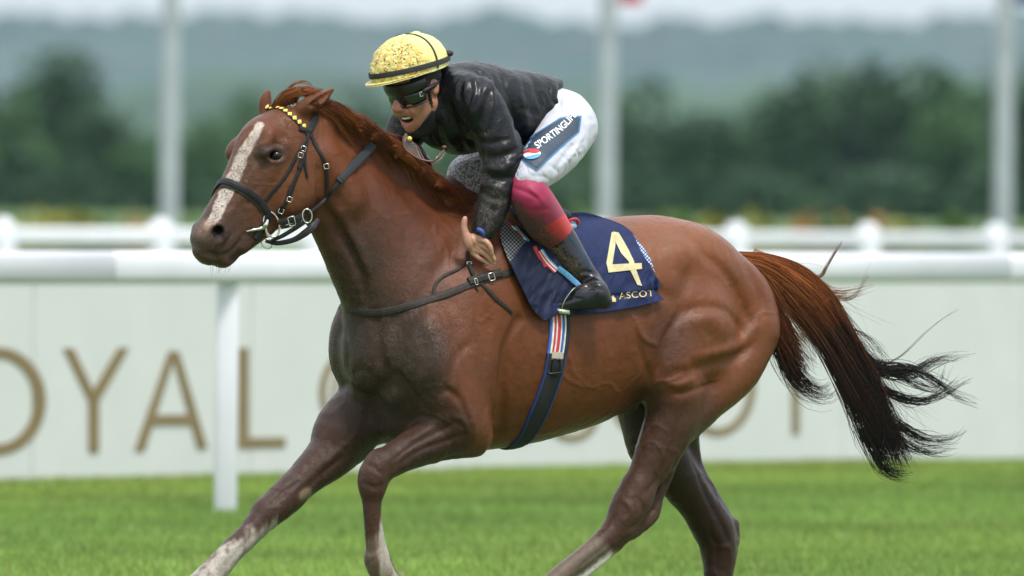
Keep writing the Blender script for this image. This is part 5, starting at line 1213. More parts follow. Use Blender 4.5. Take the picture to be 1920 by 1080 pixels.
G2 = coons([(1030, 404), (1060, 401), (1095, 398), (1132, 408), (1166, 421), (1186, 436)], [(1038, 590), (1075, 590), (1120, 587), (1160, 581), (1200, 574), (1245, 562)], [(1030, 404), (1026, 470), (1030, 540), (1038, 590)], [(1186, 436), (1206, 478), (1226, 512), (1239, 533), (1232, 545), (1245, 562)], 110, 100)
CP = drape_grid(G2, 9, 5.2, 3, 8)
# the hem gathers a little and the bottom edge stands off the coat
vv = np.linspace(0, 1, 100)[:, None]; CP[..., 2] -= 4.0 * ss(vv, 0.86, 0.90) * np.ones((1, 110)) ; CP[..., 2] += 3.5 * np.exp(-((vv - 0.845) / 0.02) ** 2)
CP[..., 2] -= 5 * np.exp(-((CP[..., 0] - 1225) ** 2 + (CP[..., 1] - 540) ** 2) / 260.0) * np.sin(CP[..., 0] * 0.5)
sheet('cloth', CP, 3.0, M_NAVY, scloth); CS = Sheet(CP)
MB = drape_grid(coons([(1186, 440), (1196, 450)], [(1214, 490), (1229, 512)], [(1186, 440), (1200, 468), (1214, 490)], [(1196, 450), (1218, 482), (1229, 512)], 8, 24), 11, 0)
sheet('mesh_edge', MB, 2.0, M_MESHBLUE, scloth, uvs=px_uv(MB, 5.0))
flat_poly_on('number_four', [[(1147, 435), (1154, 436), (1154, 458), (1148, 498), (1141, 511), (1137, 493)]], CS, 1.6, M_GOLD, scloth)
flat_poly_on('number_four', [[(1150, 434), (1160, 436), (1169, 451), (1178, 467), (1189, 490), (1190, 498), (1204, 536), (1195, 534), (1181, 505), (1179, 490), (1165, 475), (1155, 455)]], CS, 2.2, M_GOLD, scloth)
flat_poly_on('number_four', [[(1138, 496), (1203, 493), (1204, 504), (1141, 511)]], CS, 2.8, M_GOLD, scloth)
text_on('ascot_lettering', 'ASCOT', [(1161, 561), (1182, 559), (1204, 557), (1226, 555)], 12, CS, 2.0, M_GOLD2, scloth, spacing=1.05)
flat_poly_on('crest_print', [[(1146, 566), (1146, 558), (1149, 553), (1152, 557), (1155, 561), (1155, 566)]], CS, 2.0, M_GOLD2, scloth)
# saddle
saddle = empty('saddle', Wd(1020, 500, 200), label='small racing saddle with navy flap, blue stirrup strap and striped girth', cat='saddle')
G2 = coons([(956, 492), (974, 470), (994, 452), (1030, 462), (1068, 486)], [(1020, 601), (1032, 598), (1046, 588), (1072, 578)], [(956, 492), (970, 524), (984, 552), (1000, 582), (1020, 601)], [(1068, 486), (1074, 530), (1072, 578)], 60, 66)
FP = drape_grid(G2, 15, 6.0, 11, 8); sheet('flap', FP, 3.0, M_NAVY2, saddle); FS = Sheet(FP)
G2 = coons([(950, 408), (964, 424), (994, 452)], [(960, 502), (976, 480), (994, 460)], [(950, 408), (938, 440), (947, 472), (960, 502)], [(994, 452), (995, 456), (994, 460)], 30, 40)
PP_ = drape_grid(G2, 10, 1.0, 4, 4); sheet('mesh_pad', PP_, 3.0, M_MESHPAD, saddle, uvs=px_uv(PP_, 5.2)); PS = Sheet(PP_)
M_RED = simple_mat('red_webbing', (0.55, 0.03, 0.035), 0.6, nscale=80); M_WHT = simple_mat('white_webbing', (0.75, 0.74, 0.70), 0.65, nscale=50); M_BLU = simple_mat('blue_webbing', (0.03, 0.12, 0.42), 0.6, nscale=60); M_LBL = simple_mat('light_blue_strap', (0.10, 0.32, 0.55), 0.5, nscale=60); M_BLK = simple_mat('black_webbing', (0.012, 0.012, 0.016), 0.7, nscale=60)
def on(sh, pts, lift): a = np.array(pts, float); return np.column_stack([a, sh.d(a) - lift])
def lay(name, sh, pts, w, lift, th, m, par): return free_strap(name, [tuple(p) for p in on(sh, pts, lift)], w, th, m, par)
lay('piping', PS, [(952, 416), (966, 430), (980, 446)], 3, 5, 2, M_RED, saddle); lay('piping', PS, [(960, 424), (972, 436), (986, 450)], 3, 5, 2, M_WHT, saddle); lay('piping', PS, [(966, 424), (978, 438), (992, 452)], 4, 5, 2, M_LBL, saddle)
lay('red_strap', FS, [(1002, 462), (1011, 480), (1024, 500)], 7, 3, 1.0, M_RED, saddle)
for i, m in enumerate((M_RED, M_WHT, M_RED, M_WHT, M_LBL)):
    o = (i - 2) * 2.8; lay('stripe', FS, [(1012 + o * .8, 470 - o * .5), (1026 + o * .8, 490 - o * .5), (1044 + o * .8, 508 - o * .5)], 2.8, 4, 0.8, m, saddle)
lay('stirrup_leather', FS, [(1046, 502), (1062, 514), (1078, 528), (1092, 541)], [9, 10, 10, 8], 9, 1.6, M_LBL, saddle)
# cantle
cq = [(1046, 424), (1060, 414), (1074, 412), (1084, 418)]
dcn = float(CS.d([(1066, 420)])[0])
q = catmull([(1050, 425, dcn - 14), (1066, 414, dcn - 18), (1080, 411, dcn - 14), (1085, 419, dcn - 6)], 6)
tubes('cantle_rim', q[None], np.full((1, len(q)), 3.0), M_RED, saddle, sides=8)
uvsphere('cantle', (1058, 424, dcn - 8), 24, simple_mat('cantle_pad', (0.32, 0.40, 0.50), 0.5), saddle, (1.0, 0.5, 0.5))
uvsphere('seat', (1000, 404, dl(1000, 30)), 60, M_NAVY2, saddle, (1.2, 0.35, 1.3))
# girth
GW = lambda nm, off, w, th, m, seg: [(x + off, y) for x, y in seg]
gseg1 = [(1046, 588), (1047, 612), (1045, 640), (1041, 668)]
for off, w, m in ((-15.5, 4.6, M_BLU), (-11, 4.4, M_WHT), (-7.5, 3.4, M_RED), (-4, 3.2, M_WHT), (0, 7, M_RED), (4.4, 3.4, M_WHT), (8, 4.2, M_BLU), (11.6, 3.4, M_WHT), (17.5, 8, M_BLK)):
    st_('girth_stripe', [(x + off, y) for x, y in gseg1], w, 3.5 if m is not M_BLK else 2.8, m, saddle, off=0.8, relax=0)
M_BLUD = simple_mat('dark_blue_edge', (0.012, 0.04, 0.17), 0.5)
gseg2 = [(1042, 664), (1036, 700), (1022, 742), (1002, 788), (976, 830)]
st_('girth_band', gseg2 + [(960, 846, dl(972, 20)), (930, 846, dl(940, -60))], [44, 42, 40, 38, 34, 30, 30], 4, M_BLK, saddle)
st_('girth_edge', [(x - 17 + i * 0.6, y) for i, (x, y) in enumerate(gseg2)][:-1] + [(958, 834)], 3, 5, M_BLUD, saddle); st_('girth_edge', [(x + 17 - i, y + 1) for i, (x, y) in enumerate(gseg2)][:-1] + [(986, 828)], 3, 5, M_BLUD, saddle)
bx = at(1040, 687, 8); st_('girth_buckle', [(1041, 672), (1040, 687), (1038, 703)], [20, 24, 20], 10, M_LEATHER, saddle); buckle(bx, (0.1, 1, 0), 26, 26, saddle, simple_mat('dark_metal', (0.06, 0.06, 0.06), 0.35, 0.8), 2.0)
st_('girth_tab', [(1043, 660), (1042, 672)], 26, 7, simple_mat('cream_tab', (0.45, 0.40, 0.30), 0.7), saddle)
# ================================================================ the rider
def unit(v): v = np.array(v, float); return v / np.linalg.norm(v)
RFH = unit((-0.72, 0, -0.69)); PT = math.radians(22)
RF = RFH * math.cos(PT) + np.array([0, 1, 0]) * math.sin(PT); RU = np.array([0, -1, 0]) * math.cos(PT) + RFH * math.sin(PT); RW = unit((0.69, 0, -0.72))
RC = np.array([775.0, 165.0, 62.0])
def RP(a, u, w): return tuple(RC + a * RF + u * RU + w * RW)
def hnear(x, y, r): 
    d = float(HF_.cast(x, y)[0]); return d - r
PL = [(1072, 243, dl(1072, 58)), (985, 348, min(dl(985, 165), hnear(985, 430, 34))), (1034, 430, hnear(1034, 430, 40)), (1108, 528, hnear(1108, 528, 34))]
FT = hnear(1100, 560, 48)
AR = [(893, 190, dl(893, 88)), (940, 300, dl(940, 128)), (904, 434, min(hnear(904, 434, 26), hnear(905, 485, 20), hnear(885, 470, 20)))]
FK = (866, 346, dl(866, -100)); AF = [(785, 212, dl(785, -88)), (748, 268, dl(748, -112)), (805, 330, dl(805, -60))]
def fld(h, x0=700, x1=1160, y0=46, y1=602): return Field(x0, x1, -300, 225, y0, y1, h)
FB = fld(2.2)
f = FB
# skin: head
f.ell(RP(-6, 8, 0), [(RF, 54), (RU, 54), (RW, 43)], 6)
f.ell(RP(10, -26, 0), [(RF, 40), (RU, 42), (RW, 36)], 12)
f.cone(RP(26, -56, 0), 18, RP(34, -65, 0), 12, 10)                          # chin
f.cone(RP(-8, -34, 30), 12, RP(24, -58, 12), 10, 14); f.cone(RP(-8, -34, -30), 12, RP(24, -58, -12), 10, 14)
f.cone(RP(44, -4, 0), 6, RP(58, -19, 0), 8, 6); f.cone(RP(52, -22, 6), 5.5, RP(52, -22, -6), 5.5, 4)     # nose
for s in (1, -1):
    f.cone(RP(34, -18, 20 * s), 10, RP(26, -22, 30 * s), 9, 10)              # cheek bone
    f.cone(RP(40, -30, 17 * s), 8, RP(34, -34, 22 * s), 7, 8)                # smiling cheek
f.cone(RP(43, -36, 12), 4.5, RP(43, -36, -12), 4.5, 4); f.cone(RP(40, -57, 9), 5.5, RP(40, -57, -9), 5.5, 4)
f.ell(RP(46, -47, 3), [(RF, 16), (RU, 7.0), (RW, 16)], 2.5, sub=True)           # open mouth
f.ell(RP(-14, -4, 44), [(unit(RF + 0.25 * RU), 9.5), (unit(RU - 0.25 * RF), 16), (RW, 6)], 3)   # ear
f.ell(RP(-12, -3, 51), [(RF, 5), (RU, 10), (RW, 4.5)], 2, sub=True)
f.cone(RP(-14, -40, 0), 34, (832, 205, dl(832, 5)), 36, 18)                  # neck
f.cone((835, 195, dl(835, 0)), 54, (990, 200, dl(990, 0)), 42, 20)
f.cone((1000, 210, dl(1000, 0)), 46, (1060, 235, dl(1060, 0)), 48, 20)
f.chaind([(*AR[0], 28), (*AR[1], 19), (*AR[2], 12)], 14); f.chaind([(*AF[0], 32), (*AF[1], 25), (*AF[2], 13)], 14)
f.chaind([(*PL[0], 44), (*PL[1], 28)], 20); f.chaind([(*PL[1], 28), (*PL[2], 27), (*PL[3], 16)], 14, sub=3)
f.chaind([(1040, 245, dl(1040, -55), 44), (*FK, 30), (950, 450, dl(950, -170), 20)], 20)
f.chaind([(PL[3][0], PL[3][1] + 5, PL[3][2], 16), (1125, 556, FT, 14), (1060, 572, FT, 10)], 8)
# hand, palm open towards the camera, thumb up
wd = AR[2][2]
hd = wd - 3
FHD = Field(850, 945, hd - SH * 200 - 60, hd - SH * 200 + 60, 398, 505, 1.1); FHD.shear = SH
h_ = FHD
h_.chaind([(906, 428, wd, 12), (903, 436, wd, 12.5), (896, 447, hd, 12)], 6)
h_.ell((889, 458, hd), [(unit((0.72, 0.69, 0)), 22), (unit((-0.69, 0.72, 0)), 16.5), ((0, 0, 1), 8)], 6)
h_.chaind([(886, 452, hd - 3, 9.5), (875, 443, hd - 6, 8.2), (870, 427, hd - 8, 6.6), (871, 413, hd - 9, 5.6), (872, 409, hd - 9, 4.2)], 4)
h_.ell((877, 452, hd - 6), [(unit((0.3, 0.95, 0)), 16), (unit((0.95, -0.3, 0)), 9.5), ((0, 0, 1), 8)], 5)
h_.chaind([(899, 449, hd - 5, 6.4), (911, 453, hd - 11, 5.8), (919, 463, hd - 13, 5.2), (922, 475, hd - 9, 4.3)], 2.0)
h_.chaind([(899, 459, hd - 2, 6.2), (911, 464, hd - 5, 5.6), (920, 474, hd - 5, 5.0), (927, 487, hd - 1, 4.0)], 1.2)
h_.chaind([(895, 468, hd, 6.0), (907, 475, hd - 1, 5.2), (917, 484, hd + 1, 4.6), (926, 494, hd + 5, 3.8)], 1.2)
h_.chaind([(887, 474, hd + 2, 5.6), (897, 483, hd + 1, 4.7), (907, 489, hd + 3, 4.1), (915, 495, hd + 6, 3.4)], 1.2)
for pts, w_, dp in [([(880, 444), (886, 455), (889, 470)], 1.8, 1.8), ([(892, 450), (899, 457), (905, 460)], 1.4, 1.4), ([(885, 462), (894, 468), (900, 474)], 1.4, 1.3), ([(899, 443), (886, 444)], 1.4, 1.0), ([(906, 447), (907, 455)], 1.2, 1.0), ([(909, 459), (908, 467)], 1.2, 1.0), ([(917, 459), (914, 465)], 1.1, 0.9), ([(921, 473), (915, 477)], 1.1, 0.9), ([(867, 424), (874, 425)], 1.2, 0.8), ([(866, 437), (876, 436)], 1.2, 0.7)]:
    h_.engrave(pts, w_, dp)
h_.blur(1)
hvv, hff = h_.mesh(); hvv = smooth_mesh(hvv, hff, 1)
f = FB
f.chaind([(904, 425, wd, 12), (900, 440, wd, 9)], 4)
f.blur(1)
G = f.engrave
G([RP(46, -14, 12)[:2], RP(44, -30, 17)[:2], RP(38, -44, 19)[:2]], 2.4, 2.6); G([RP(36, -16, 30)[:2], RP(34, -30, 28)[:2], RP(28, -44, 24)[:2]], 2.6, 2.4); G([RP(30, -10, 36)[:2], RP(22, -26, 37)[:2]], 2.6, 1.6)
G([RP(40, -58, 8)[:2], RP(42, -57, 0)[:2], RP(40, -58, -8)[:2]], 2.5, 1.6)
bv, bf = f.mesh(); bv = smooth_mesh(bv, bf, 1); bf = np.concatenate([bf, hff + len(bv)]); bv = np.concatenate([bv, hvv]); N1 = fbm(bv, 14, 3, 2)
skin = np.tile(C3(0.42, 0.195, 0.125), (len(bv), 1)) * (1 + 0.10 * N1)[:, None]
hR = bv - RC; ra, ru, rw = hR @ RF, hR @ RU, hR @ RW
def pk(m, c):
    global skin
    m = np.clip(m, 0, 1)[:, None]; skin = skin * (1 - m) + np.array(c) * m
face = (bv[:, 0] < 850) & (bv[:, 1] < 260)
pk(face * np.exp(-(((ra - 56) / 12) ** 2 + ((ru + 20) / 10) ** 2)) * 0.6, (0.50, 0.17, 0.12))
pk(face * np.exp(-(((ru + 30) / 14) ** 2 + ((np.abs(rw) - 20) / 12) ** 2)) * 0.45, (0.50, 0.18, 0.12))
pk(face * (ra > 30) * np.exp(-(((ru + 56) / 5) ** 2 + (rw / 13) ** 2)) * 0.9, (0.42, 0.12, 0.10)); pk(face * (ra > 30) * np.exp(-(((ru + 37) / 3.0) ** 2 + (rw / 14) ** 2)) * 0.5, (0.40, 0.14, 0.11))
pk(face * (np.exp(-(((ru + 47) / 6.5) ** 2 + ((rw - 3) / 15) ** 2)) > 0.35) * (ra < 41) * (ra > 20) * 0.95, (0.06, 0.015, 0.015))
pk(face * ss(N1, 0.1, 0.6) * 0.35, (0.25, 0.15, 0.10))
hand = (bv[:, 1] > 400) & (bv[:, 0] < 935) & (bv[:, 1] < 505)
pk(hand * np.exp(-((bv[:, 0] - 872) ** 2 + (bv[:, 1] - 424) ** 2) / 90.0) * 0.5, (0.30, 0.13, 0.08)); pk(hand * (bv[:, 1] > 470) * 0.3, (0.50, 0.20, 0.15)); pk(hand * 0.35, (0.62, 0.36, 0.26))
t = NT('skin'); vc = t.attr('tone').outputs['Color']; v_ = t.coord(); t.set(Base_Color=t.mix(t.ramp(t.noise(v_, 90, 4), [(0.3, 0.0), (0.7, 1.0)]), t.mix(1.0, vc, 0.85, 'MULTIPLY'), vc), Roughness=0.46)
t.b.inputs['Subsurface Weight'].default_value = 0.12; t.b.inputs['Subsurface Radius'].default_value = (0.012, 0.005, 0.003); t.set(Normal=t.bump(t.noise(v_, 700, 3), 0.15, 0.001)); M_SKIN = t.m
person = empty('person', Wd(1000, 560, 200), label='jockey in muddy black silks and yellow helmet crouching on the horse with left palm open', cat='person')
mesh_obj('person_body', PW(bv), bf, M_SKIN, person, cols={'tone': skin})
M_TEETH = simple_mat('teeth', (0.75, 0.70, 0.60), 0.3)
tv = np.array([RP(45 - 0.032 * w * w, -41.5 - b, w + 2) for w in np.linspace(-12, 12, 13) for b in (0, 4.2)]).reshape(13, 2, 3); sheet('teeth', tv.transpose(1, 0, 2), 1.5, M_TEETH, person)
# ---------------------------------------------------------------- jacket
FJ = fld(2.5, 700, 1120, 90, 470); f = FJ
f.chaind([(842, 198, dl(842, 0), 76), (885, 197, dl(885, 0), 82), (940, 204, dl(940, 0), 77), (1000, 205, dl(1000, 0), 68), (1040, 203, dl(1040, 0), 56)], 4)
f.ell((860, 215, dl(860, 0)), [((1, 0, SH), 74), ((0, 1, 0), 74), ((0.616, 0, -0.788), 92)], 20)
sl = (slice(None),) * 3
Xg = (f.x0 + np.arange(f.nx) * f.h)[:, None, None]; Yg = (f.y0 + np.arange(f.ny) * f.h)[None, None, :]
Qg = (f.q0 + np.arange(f.nq) * f.h)[None, :, None]
f.f = np.maximum(f.f, (Xg - 1047 + 0.04 * (Yg - 190) + 4 * np.sin(Qg / 12.0) + 3 * np.sin(Yg / 9.0)).astype(np.float32))
f.f = np.maximum(f.f, (Xg * 0.56 + Yg * 0.83 - 774 + 3.5 * np.sin(Xg / 9.0 + Qg / 20)).astype(np.float32))
f.chaind([(868, 176, dl(868, 60), 40), (AR[0][0], AR[0][1], AR[0][2], 45), (925, 245, dl(925, 112), 41), (943, 298, AR[1][2], 40), (934, 350, AR[1][2] - 14, 34), (922, 395, AR[2][2] + 10, 29), (907, 432, AR[2][2], 22)], 16)
f.chaind([(800, 190, dl(800, -60), 40), (AF[0][0] + 2, AF[0][1] + 4, AF[0][2], 42), (762, 244, AF[0][2], 38), (754, 275, AF[1][2], 34), (785, 315, AF[2][2], 26)], 16)
f.chaind([(828, 168, dl(828, 0), 42), (818, 192, dl(818, 4), 40)], 12)       # collar
f.ell((905, 440, AR[2][2]), [((0.8, 0.6, 0), 15), ((-0.6, 0.8, 0), 12), ((0, 0, 1), 15)], 3, sub=True)
f.blur(1)
G = f.engrave
# folds: sleeve, armpit, back, chest
for pts, w, dp in [([(878, 140), (884, 165), (880, 190)], 4, 4), ([(893, 134), (902, 152), (898, 180), (890, 205)], 4, 4.5), ([(912, 140), (922, 160), (926, 190)], 4, -4), ([(868, 150), (862, 175), (866, 205)], 5, 3.5),
                   ([(905, 165), (892, 190), (884, 225), (880, 255)], 5, -4), ([(917, 175), (905, 205), (897, 240)], 4.5, 4), ([(930, 185), (921, 210), (912, 240)], 4, -3.5), ([(938, 135), (952, 175), (960, 215), (972, 265)], 6, 5),
                   ([(875, 240), (893, 262), (918, 268), (950, 262)], 4.5, 4.5), ([(899, 288), (925, 296), (955, 288), (974, 276)], 5, 5), ([(898, 304), (930, 318), (962, 308)], 4.5, -4), ([(900, 322), (930, 336), (965, 332)], 5, 4.5),
                   ([(903, 345), (925, 350), (952, 362)], 4, -4), ([(905, 362), (925, 372), (950, 372)], 4.5, 4), ([(912, 385), (925, 395), (940, 392)], 4, 3.5), ([(918, 405), (912, 420), (905, 432)], 3.5, 3.5), ([(936, 380), (930, 405), (920, 430)], 4, -3),
                   ([(965, 140), (975, 180), (985, 220), (990, 250)], 8, -3), ([(1000, 150), (1010, 185), (1030, 215)], 7, 3), ([(1030, 160), (1035, 185), (1045, 200)], 4, 4), ([(975, 200), (1005, 215), (1035, 212)], 4.5, 3.5), ([(985, 235), (1010, 238), (1035, 228)], 4, -3),
                   ([(845, 195), (850, 225), (865, 255)], 5, 4.5), ([(830, 215), (838, 245), (850, 272)], 5, -4), ([(815, 230), (822, 255), (835, 278)], 4.5, 4), ([(798, 240), (808, 262), (820, 276)], 4, -3), ([(860, 260), (875, 285), (890, 298)], 4.5, 4),
                   ([(728, 225), (745, 232), (765, 230)], 4, 3.5), ([(725, 248), (745, 256), (768, 250)], 4, -3.5), ([(730, 270), (752, 276), (775, 268)], 4, 4), ([(745, 288), (762, 290), (780, 284)], 4, -3), ([(1018, 176), (1026, 190), (1022, 206)], 3.5, 3)]:
    G(pts, w * 1.3, dp * 1.3)
jv, jf = f.mesh(); Ng = f.grad(jv, 3); Ng /= np.linalg.norm(Ng, axis=1)[:, None] + 1e-9
q2 = np.column_stack([jv[:, 0] + 0.3 * jv[:, 1], jv[:, 1] * 0.6, jv[:, 2] * 0.8]); jn = fbm(q2, 42, 4, 8); rid = 1 - 2.6 * np.abs(jn)
jn2 = 1 - 2.6 * np.abs(fbm(np.column_stack([jv[:, 0] * 0.8 - 0.4 * jv[:, 1], jv[:, 1] * 0.9 + 0.3 * jv[:, 0], jv[:, 2]]), 19, 3, 18))
jv = smooth_mesh(jv + Ng * (rid * 1.7 + jn2 * 0.2)[:, None], jf, 1)
sp_ = fbm(jv, 30, 3, 31)
jm = ss(-np.abs(jv[:, 0] - 912) / 60 + (jv[:, 1] - 180) / 220 + 0.7 * sp_, -0.15, 0.9) * (jv[:, 0] < 985) + ((jv[:, 0] < 800) & (jv[:, 1] > 190)) * 0.75
t = NT('black_nylon'); v_ = t.coord(); MU = t.attr('mud').outputs['Fac']
s1 = t.noise(v_, 170, 4, 0.7); s2 = t.noise(v_, 20, 5, 0.65)
m1 = t.math('MULTIPLY', t.ramp(s1, [(0.48, 0.0), (0.60, 1.0)]), t.math('MULTIPLY', MU, t.ramp(s2, [(0.42, 0.0), (0.6, 1.0)])))
m2 = t.math('MULTIPLY', t.ramp(t.noise(v_, 9, 6, 0.6), [(0.45, 0.0), (0.75, 1.0)]), t.math('MULTIPLY', MU, 0.9))
c = t.mix(m2, (0.0035, 0.0040, 0.0055), (0.036, 0.030, 0.024)); c = t.mix(m1, c, (0.13, 0.105, 0.075))
t.set(Base_Color=c, Roughness=t.math('ADD', t.math('MULTIPLY', s2, 0.22), t.math('ADD', t.math('MULTIPLY', MU, 0.24), 0.18))); t.b.inputs['Specular IOR Level'].default_value = 0.30
t.set(Normal=t.bump(m1, 0.6, 0.003, t.bump(t.noise(v_, 38, 4, 0.55, 1.2), 0.45, 0.006))); M_NYLON = t.m
mesh_obj('jacket', PW(jv), jf, M_NYLON, person, cols={'mud': np.clip(jm, 0, 1)})
M_CUFF = simple_mat('blue_cuff', (0.03, 0.07, 0.30), 0.6)
q = catmull([(896, 430, AR[2][2] - 16), (902, 433, AR[2][2] - 19), (909, 441, AR[2][2] - 15), (912, 447, AR[2][2] - 8)], 5); tubes('cuff', q[None], np.full((1, len(q)), 4.8), M_CUFF, person, sides=10)
# ---------------------------------------------------------------- breeches
FW = fld(2.5, 790, 1130, 150, 430); f = FW
f.chaind([(1010, 215, dl(1010, 0), 58), (1052, 232, dl(1052, 0), 60)], 10)
f.ell((1055, 236, dl(1055, 10)), [((1, 0, SH), 46), ((0, 1, 0), 62), ((0.616, 0, -0.788), 78)], 20)
f.chaind([(1062, 240, dl(1062, 56), 56), (1044, 276, dl(1044, 95), 50), (1012, 312, (PL[1][2] + dl(1012, 140)) / 2, 41), (990, 338, PL[1][2], 34)], 16)
f.chaind([(1040, 250, dl(1040, -55), 56), (950, 292, dl(950, -90), 54), (882, 332, FK[2], 44)], 16)
Xg = (f.x0 + np.arange(f.nx) * f.h)[:, None, None]; Yg = (f.y0 + np.arange(f.ny) * f.h)[None, None, :]; Qg = (f.q0 + np.arange(f.nq) * f.h)[None, :, None]
nearm = (Qg < 20)
cutn = (-(Xg - 985) * 0.62 + (Yg - 352) * 0.78 + 2.0 * np.sin(Xg / 6.0)).astype(np.float32)
cutf = (-(Xg - 866) * 0.45 + (Yg - 350) * 0.9 + 2.0 * np.sin(Xg / 7.0)).astype(np.float32)
f.f = np.where(nearm, np.maximum(f.f, cutn), np.maximum(f.f, cutf))
f.blur(1); G = f.engrave
for pts, w, dp in [([(1060, 190), (1075, 215), (1080, 240)], 7, -2), ([(1084, 262), (1060, 290), (1040, 318)], 5, 3), ([(1095, 250), (1076, 284), (1052, 312)], 4.5, -2.6), ([(1070, 275), (1085, 290), (1082, 302)], 3, 2.4), ([(1050, 290), (1066, 304), (1066, 318)], 3, 2.2), ([(1030, 310), (1046, 322), (1044, 334)], 3, 2.4),
                   ([(1000, 330), (1020, 332), (1034, 342)], 3.2, 2.6), ([(990, 318), (1005, 330), (1010, 352)], 3, -2.2), ([(1012, 316), (1020, 336), (1014, 352)], 3, 2.4), ([(1052, 178), (1050, 200), (1056, 220)], 4, 2.4), ([(1078, 200), (1092, 222), (1098, 248)], 6, 1.8), ([(985, 306), (990, 325), (984, 340)], 3, 2.2),
                   ([(1098, 262), (1080, 272), (1062, 276)], 3, 2), ([(1092, 282), (1074, 288), (1056, 290)], 3, -2)]: G(pts, w, dp)
wv, wf = f.mesh(); Ng = f.grad(wv, 3); Ng /= np.linalg.norm(Ng, axis=1)[:, None] + 1e-9
wn_ = fbm(np.column_stack([wv[:, 0] * 0.7 + wv[:, 1] * 0.5, wv[:, 1], wv[:, 2]]), 34, 3, 15); wv = smooth_mesh(wv + Ng * ((1 - 2.4 * np.abs(wn_)) * 1.3)[:, None], wf, 1)
far_ = (wv[:, 0] < 915); wm = far_ * 0.95 + (1 - far_) * ss(fbm(wv, 26, 2, 41) + (1010 - wv[:, 0]) / 60, 0.1, 1.4) * (wv[:, 1] > 290) * 0.8
t = NT('white_breeches'); v_ = t.coord(); MU = t.attr('mud').outputs['Fac']; s1 = t.noise(v_, 120, 4, 0.7)
m1 = t.math('MULTIPLY', t.ramp(s1, [(0.47, 0.0), (0.53, 1.0)]), MU); c = t.mix(m1, t.mix(t.ramp(t.noise(v_, 18, 4), [(0.4, 0.0), (0.8, 1.0)]), (0.50, 0.51, 0.57), (0.42, 0.43, 0.50)), (0.12, 0.095, 0.07))
t.set(Base_Color=c, Roughness=0.6, Normal=t.bump(t.noise(v_, 70, 4, 0.5, 0.5), 0.3, 0.003)); t.b.inputs['Sheen Weight'].default_value = 0.15
mesh_obj('breeches', PW(wv), wf, t.m, person, cols={'mud': np.clip(wm, 0, 1)})
# sponsor panel on the thigh
xx, yy = np.meshgrid(np.linspace(960, 1110, 76), np.linspace(200, 330, 66)); fr = (Ng[:, 2] < 0.1) & (wv[:, 0] > 955) & (wv[:, 1] > 195) & (wv[:, 1] < 335); cand = wv[fr]; gi = np.round(cand[:, 0] / 4).astype(int) * 1000 + np.round(cand[:, 1] / 4).astype(int)
mn_ = {}
for i_c, k_c in enumerate(gi): mn_[k_c] = min(mn_.get(k_c, 1e9), cand[i_c, 2])
cand = cand[np.array([cand[i, 2] < mn_[k] + 12 for i, k in enumerate(gi)])]; TS = Sheet(cand, 60)
M_PANEL = simple_mat('navy_panel', (0.018, 0.035, 0.06), 0.55, nscale=40); M_PBLUE = simple_mat('panel_edge', (0.04, 0.16, 0.34), 0.55); M_PWHITE = simple_mat('white_print', (0.78, 0.79, 0.80), 0.6)
flat_poly_on('panel_edge', [[(976, 268), (1050, 220), (1072, 216), (1091, 217), (1087, 247), (1053, 277), (1007, 319), (974, 298)]], TS, 3.5, M_PBLUE, person)
flat_poly_on('thigh_panel', [[(976, 270), (1050, 223), (1072, 219), (1088, 220), (1084, 246), (1051, 274), (1007, 315), (976, 296)]], TS, 5.0, M_PANEL, person)
text_on('sponsor_lettering', 'SPORTINGLIFE', [(1008, 279), (1032, 262), (1058, 242), (1082, 216)], 13, TS, 6.6, M_PWHITE, person, spacing=1.0, offset=0.012)
def swoosh(cx, cy, rx, ry, a0, a1, b, ang):
    o = []; ca_, sa_ = math.cos(ang), math.sin(ang)
    for a in np.linspace(a0, a1, 12): o.append((rx * math.cos(a), ry * math.sin(a)))
    x1, y1 = o[-1]; x0, y0 = o[0]
    for u in np.linspace(0.1, 0.9, 7): o.append((x1 + (x0 - x1) * u, y1 + (y0 - y1) * u + b * math.sin(u * math.pi * 2) ))
    return [(cx + x * ca_ - y * sa_, cy + x * sa_ + y * ca_) for x, y in o]
flat_poly_on('logo_disc', [[(997 + 17 * math.cos(a), 288 + 9.5 * math.sin(a)) for a in np.linspace(0, 2 * math.pi, 24, endpoint=False)]], TS, 6.6, M_PWHITE, person)
flat_poly_on('logo_swoosh', [swoosh(997, 288, 17, 9.5, math.pi * 1.02, math.pi * 1.9, 2.0, -0.1)], TS, 8.0, M_RED, person)
flat_poly_on('logo_swoosh', [swoosh(997, 289, 17, 9.0, math.pi * 0.05, math.pi * 0.85, 2.0, -0.1)], TS, 8.0, M_LBL, person)
# ---------------------------------------------------------------- legs: crimson sock, boot
def tube_field(x0, x1, y0, y1, h=2.0): return Field(x0, x1, -310, 225, y0, y1, h)
FL = tube_field(830, 1090, 320, 480); f = FL
f.chaind([(984, 346, PL[1][2], 33), (996, 372, PL[1][2] - 2, 39), (1018, 408, (PL[1][2] + PL[2][2]) / 2, 40), (1040, 440, PL[2][2], 36), (1054, 462, PL[2][2], 32)], 6)
f.chaind([(872, 340, FK[2], 33), (868, 356, FK[2] - 2, 34), (905, 420, dl(905, -130), 32)], 6)
Xg = (f.x0 + np.arange(f.nx) * f.h)[:, None, None]; Yg = (f.y0 + np.arange(f.ny) * f.h)[None, None, :]
f.f = np.maximum(f.f, ((Xg - 1040) * 0.55 + (Yg - 447) * 0.84 - 12).astype(np.float32)); f.blur(1)
for pts, w, dp in [([(962, 352), (985, 360), (1008, 372)], 4, 2.5), ([(975, 390), (1000, 395), (1030, 392)], 5, 2), ([(990, 350), (1008, 366), (1020, 380)], 4, -2)]: f.engrave(pts, w, dp)
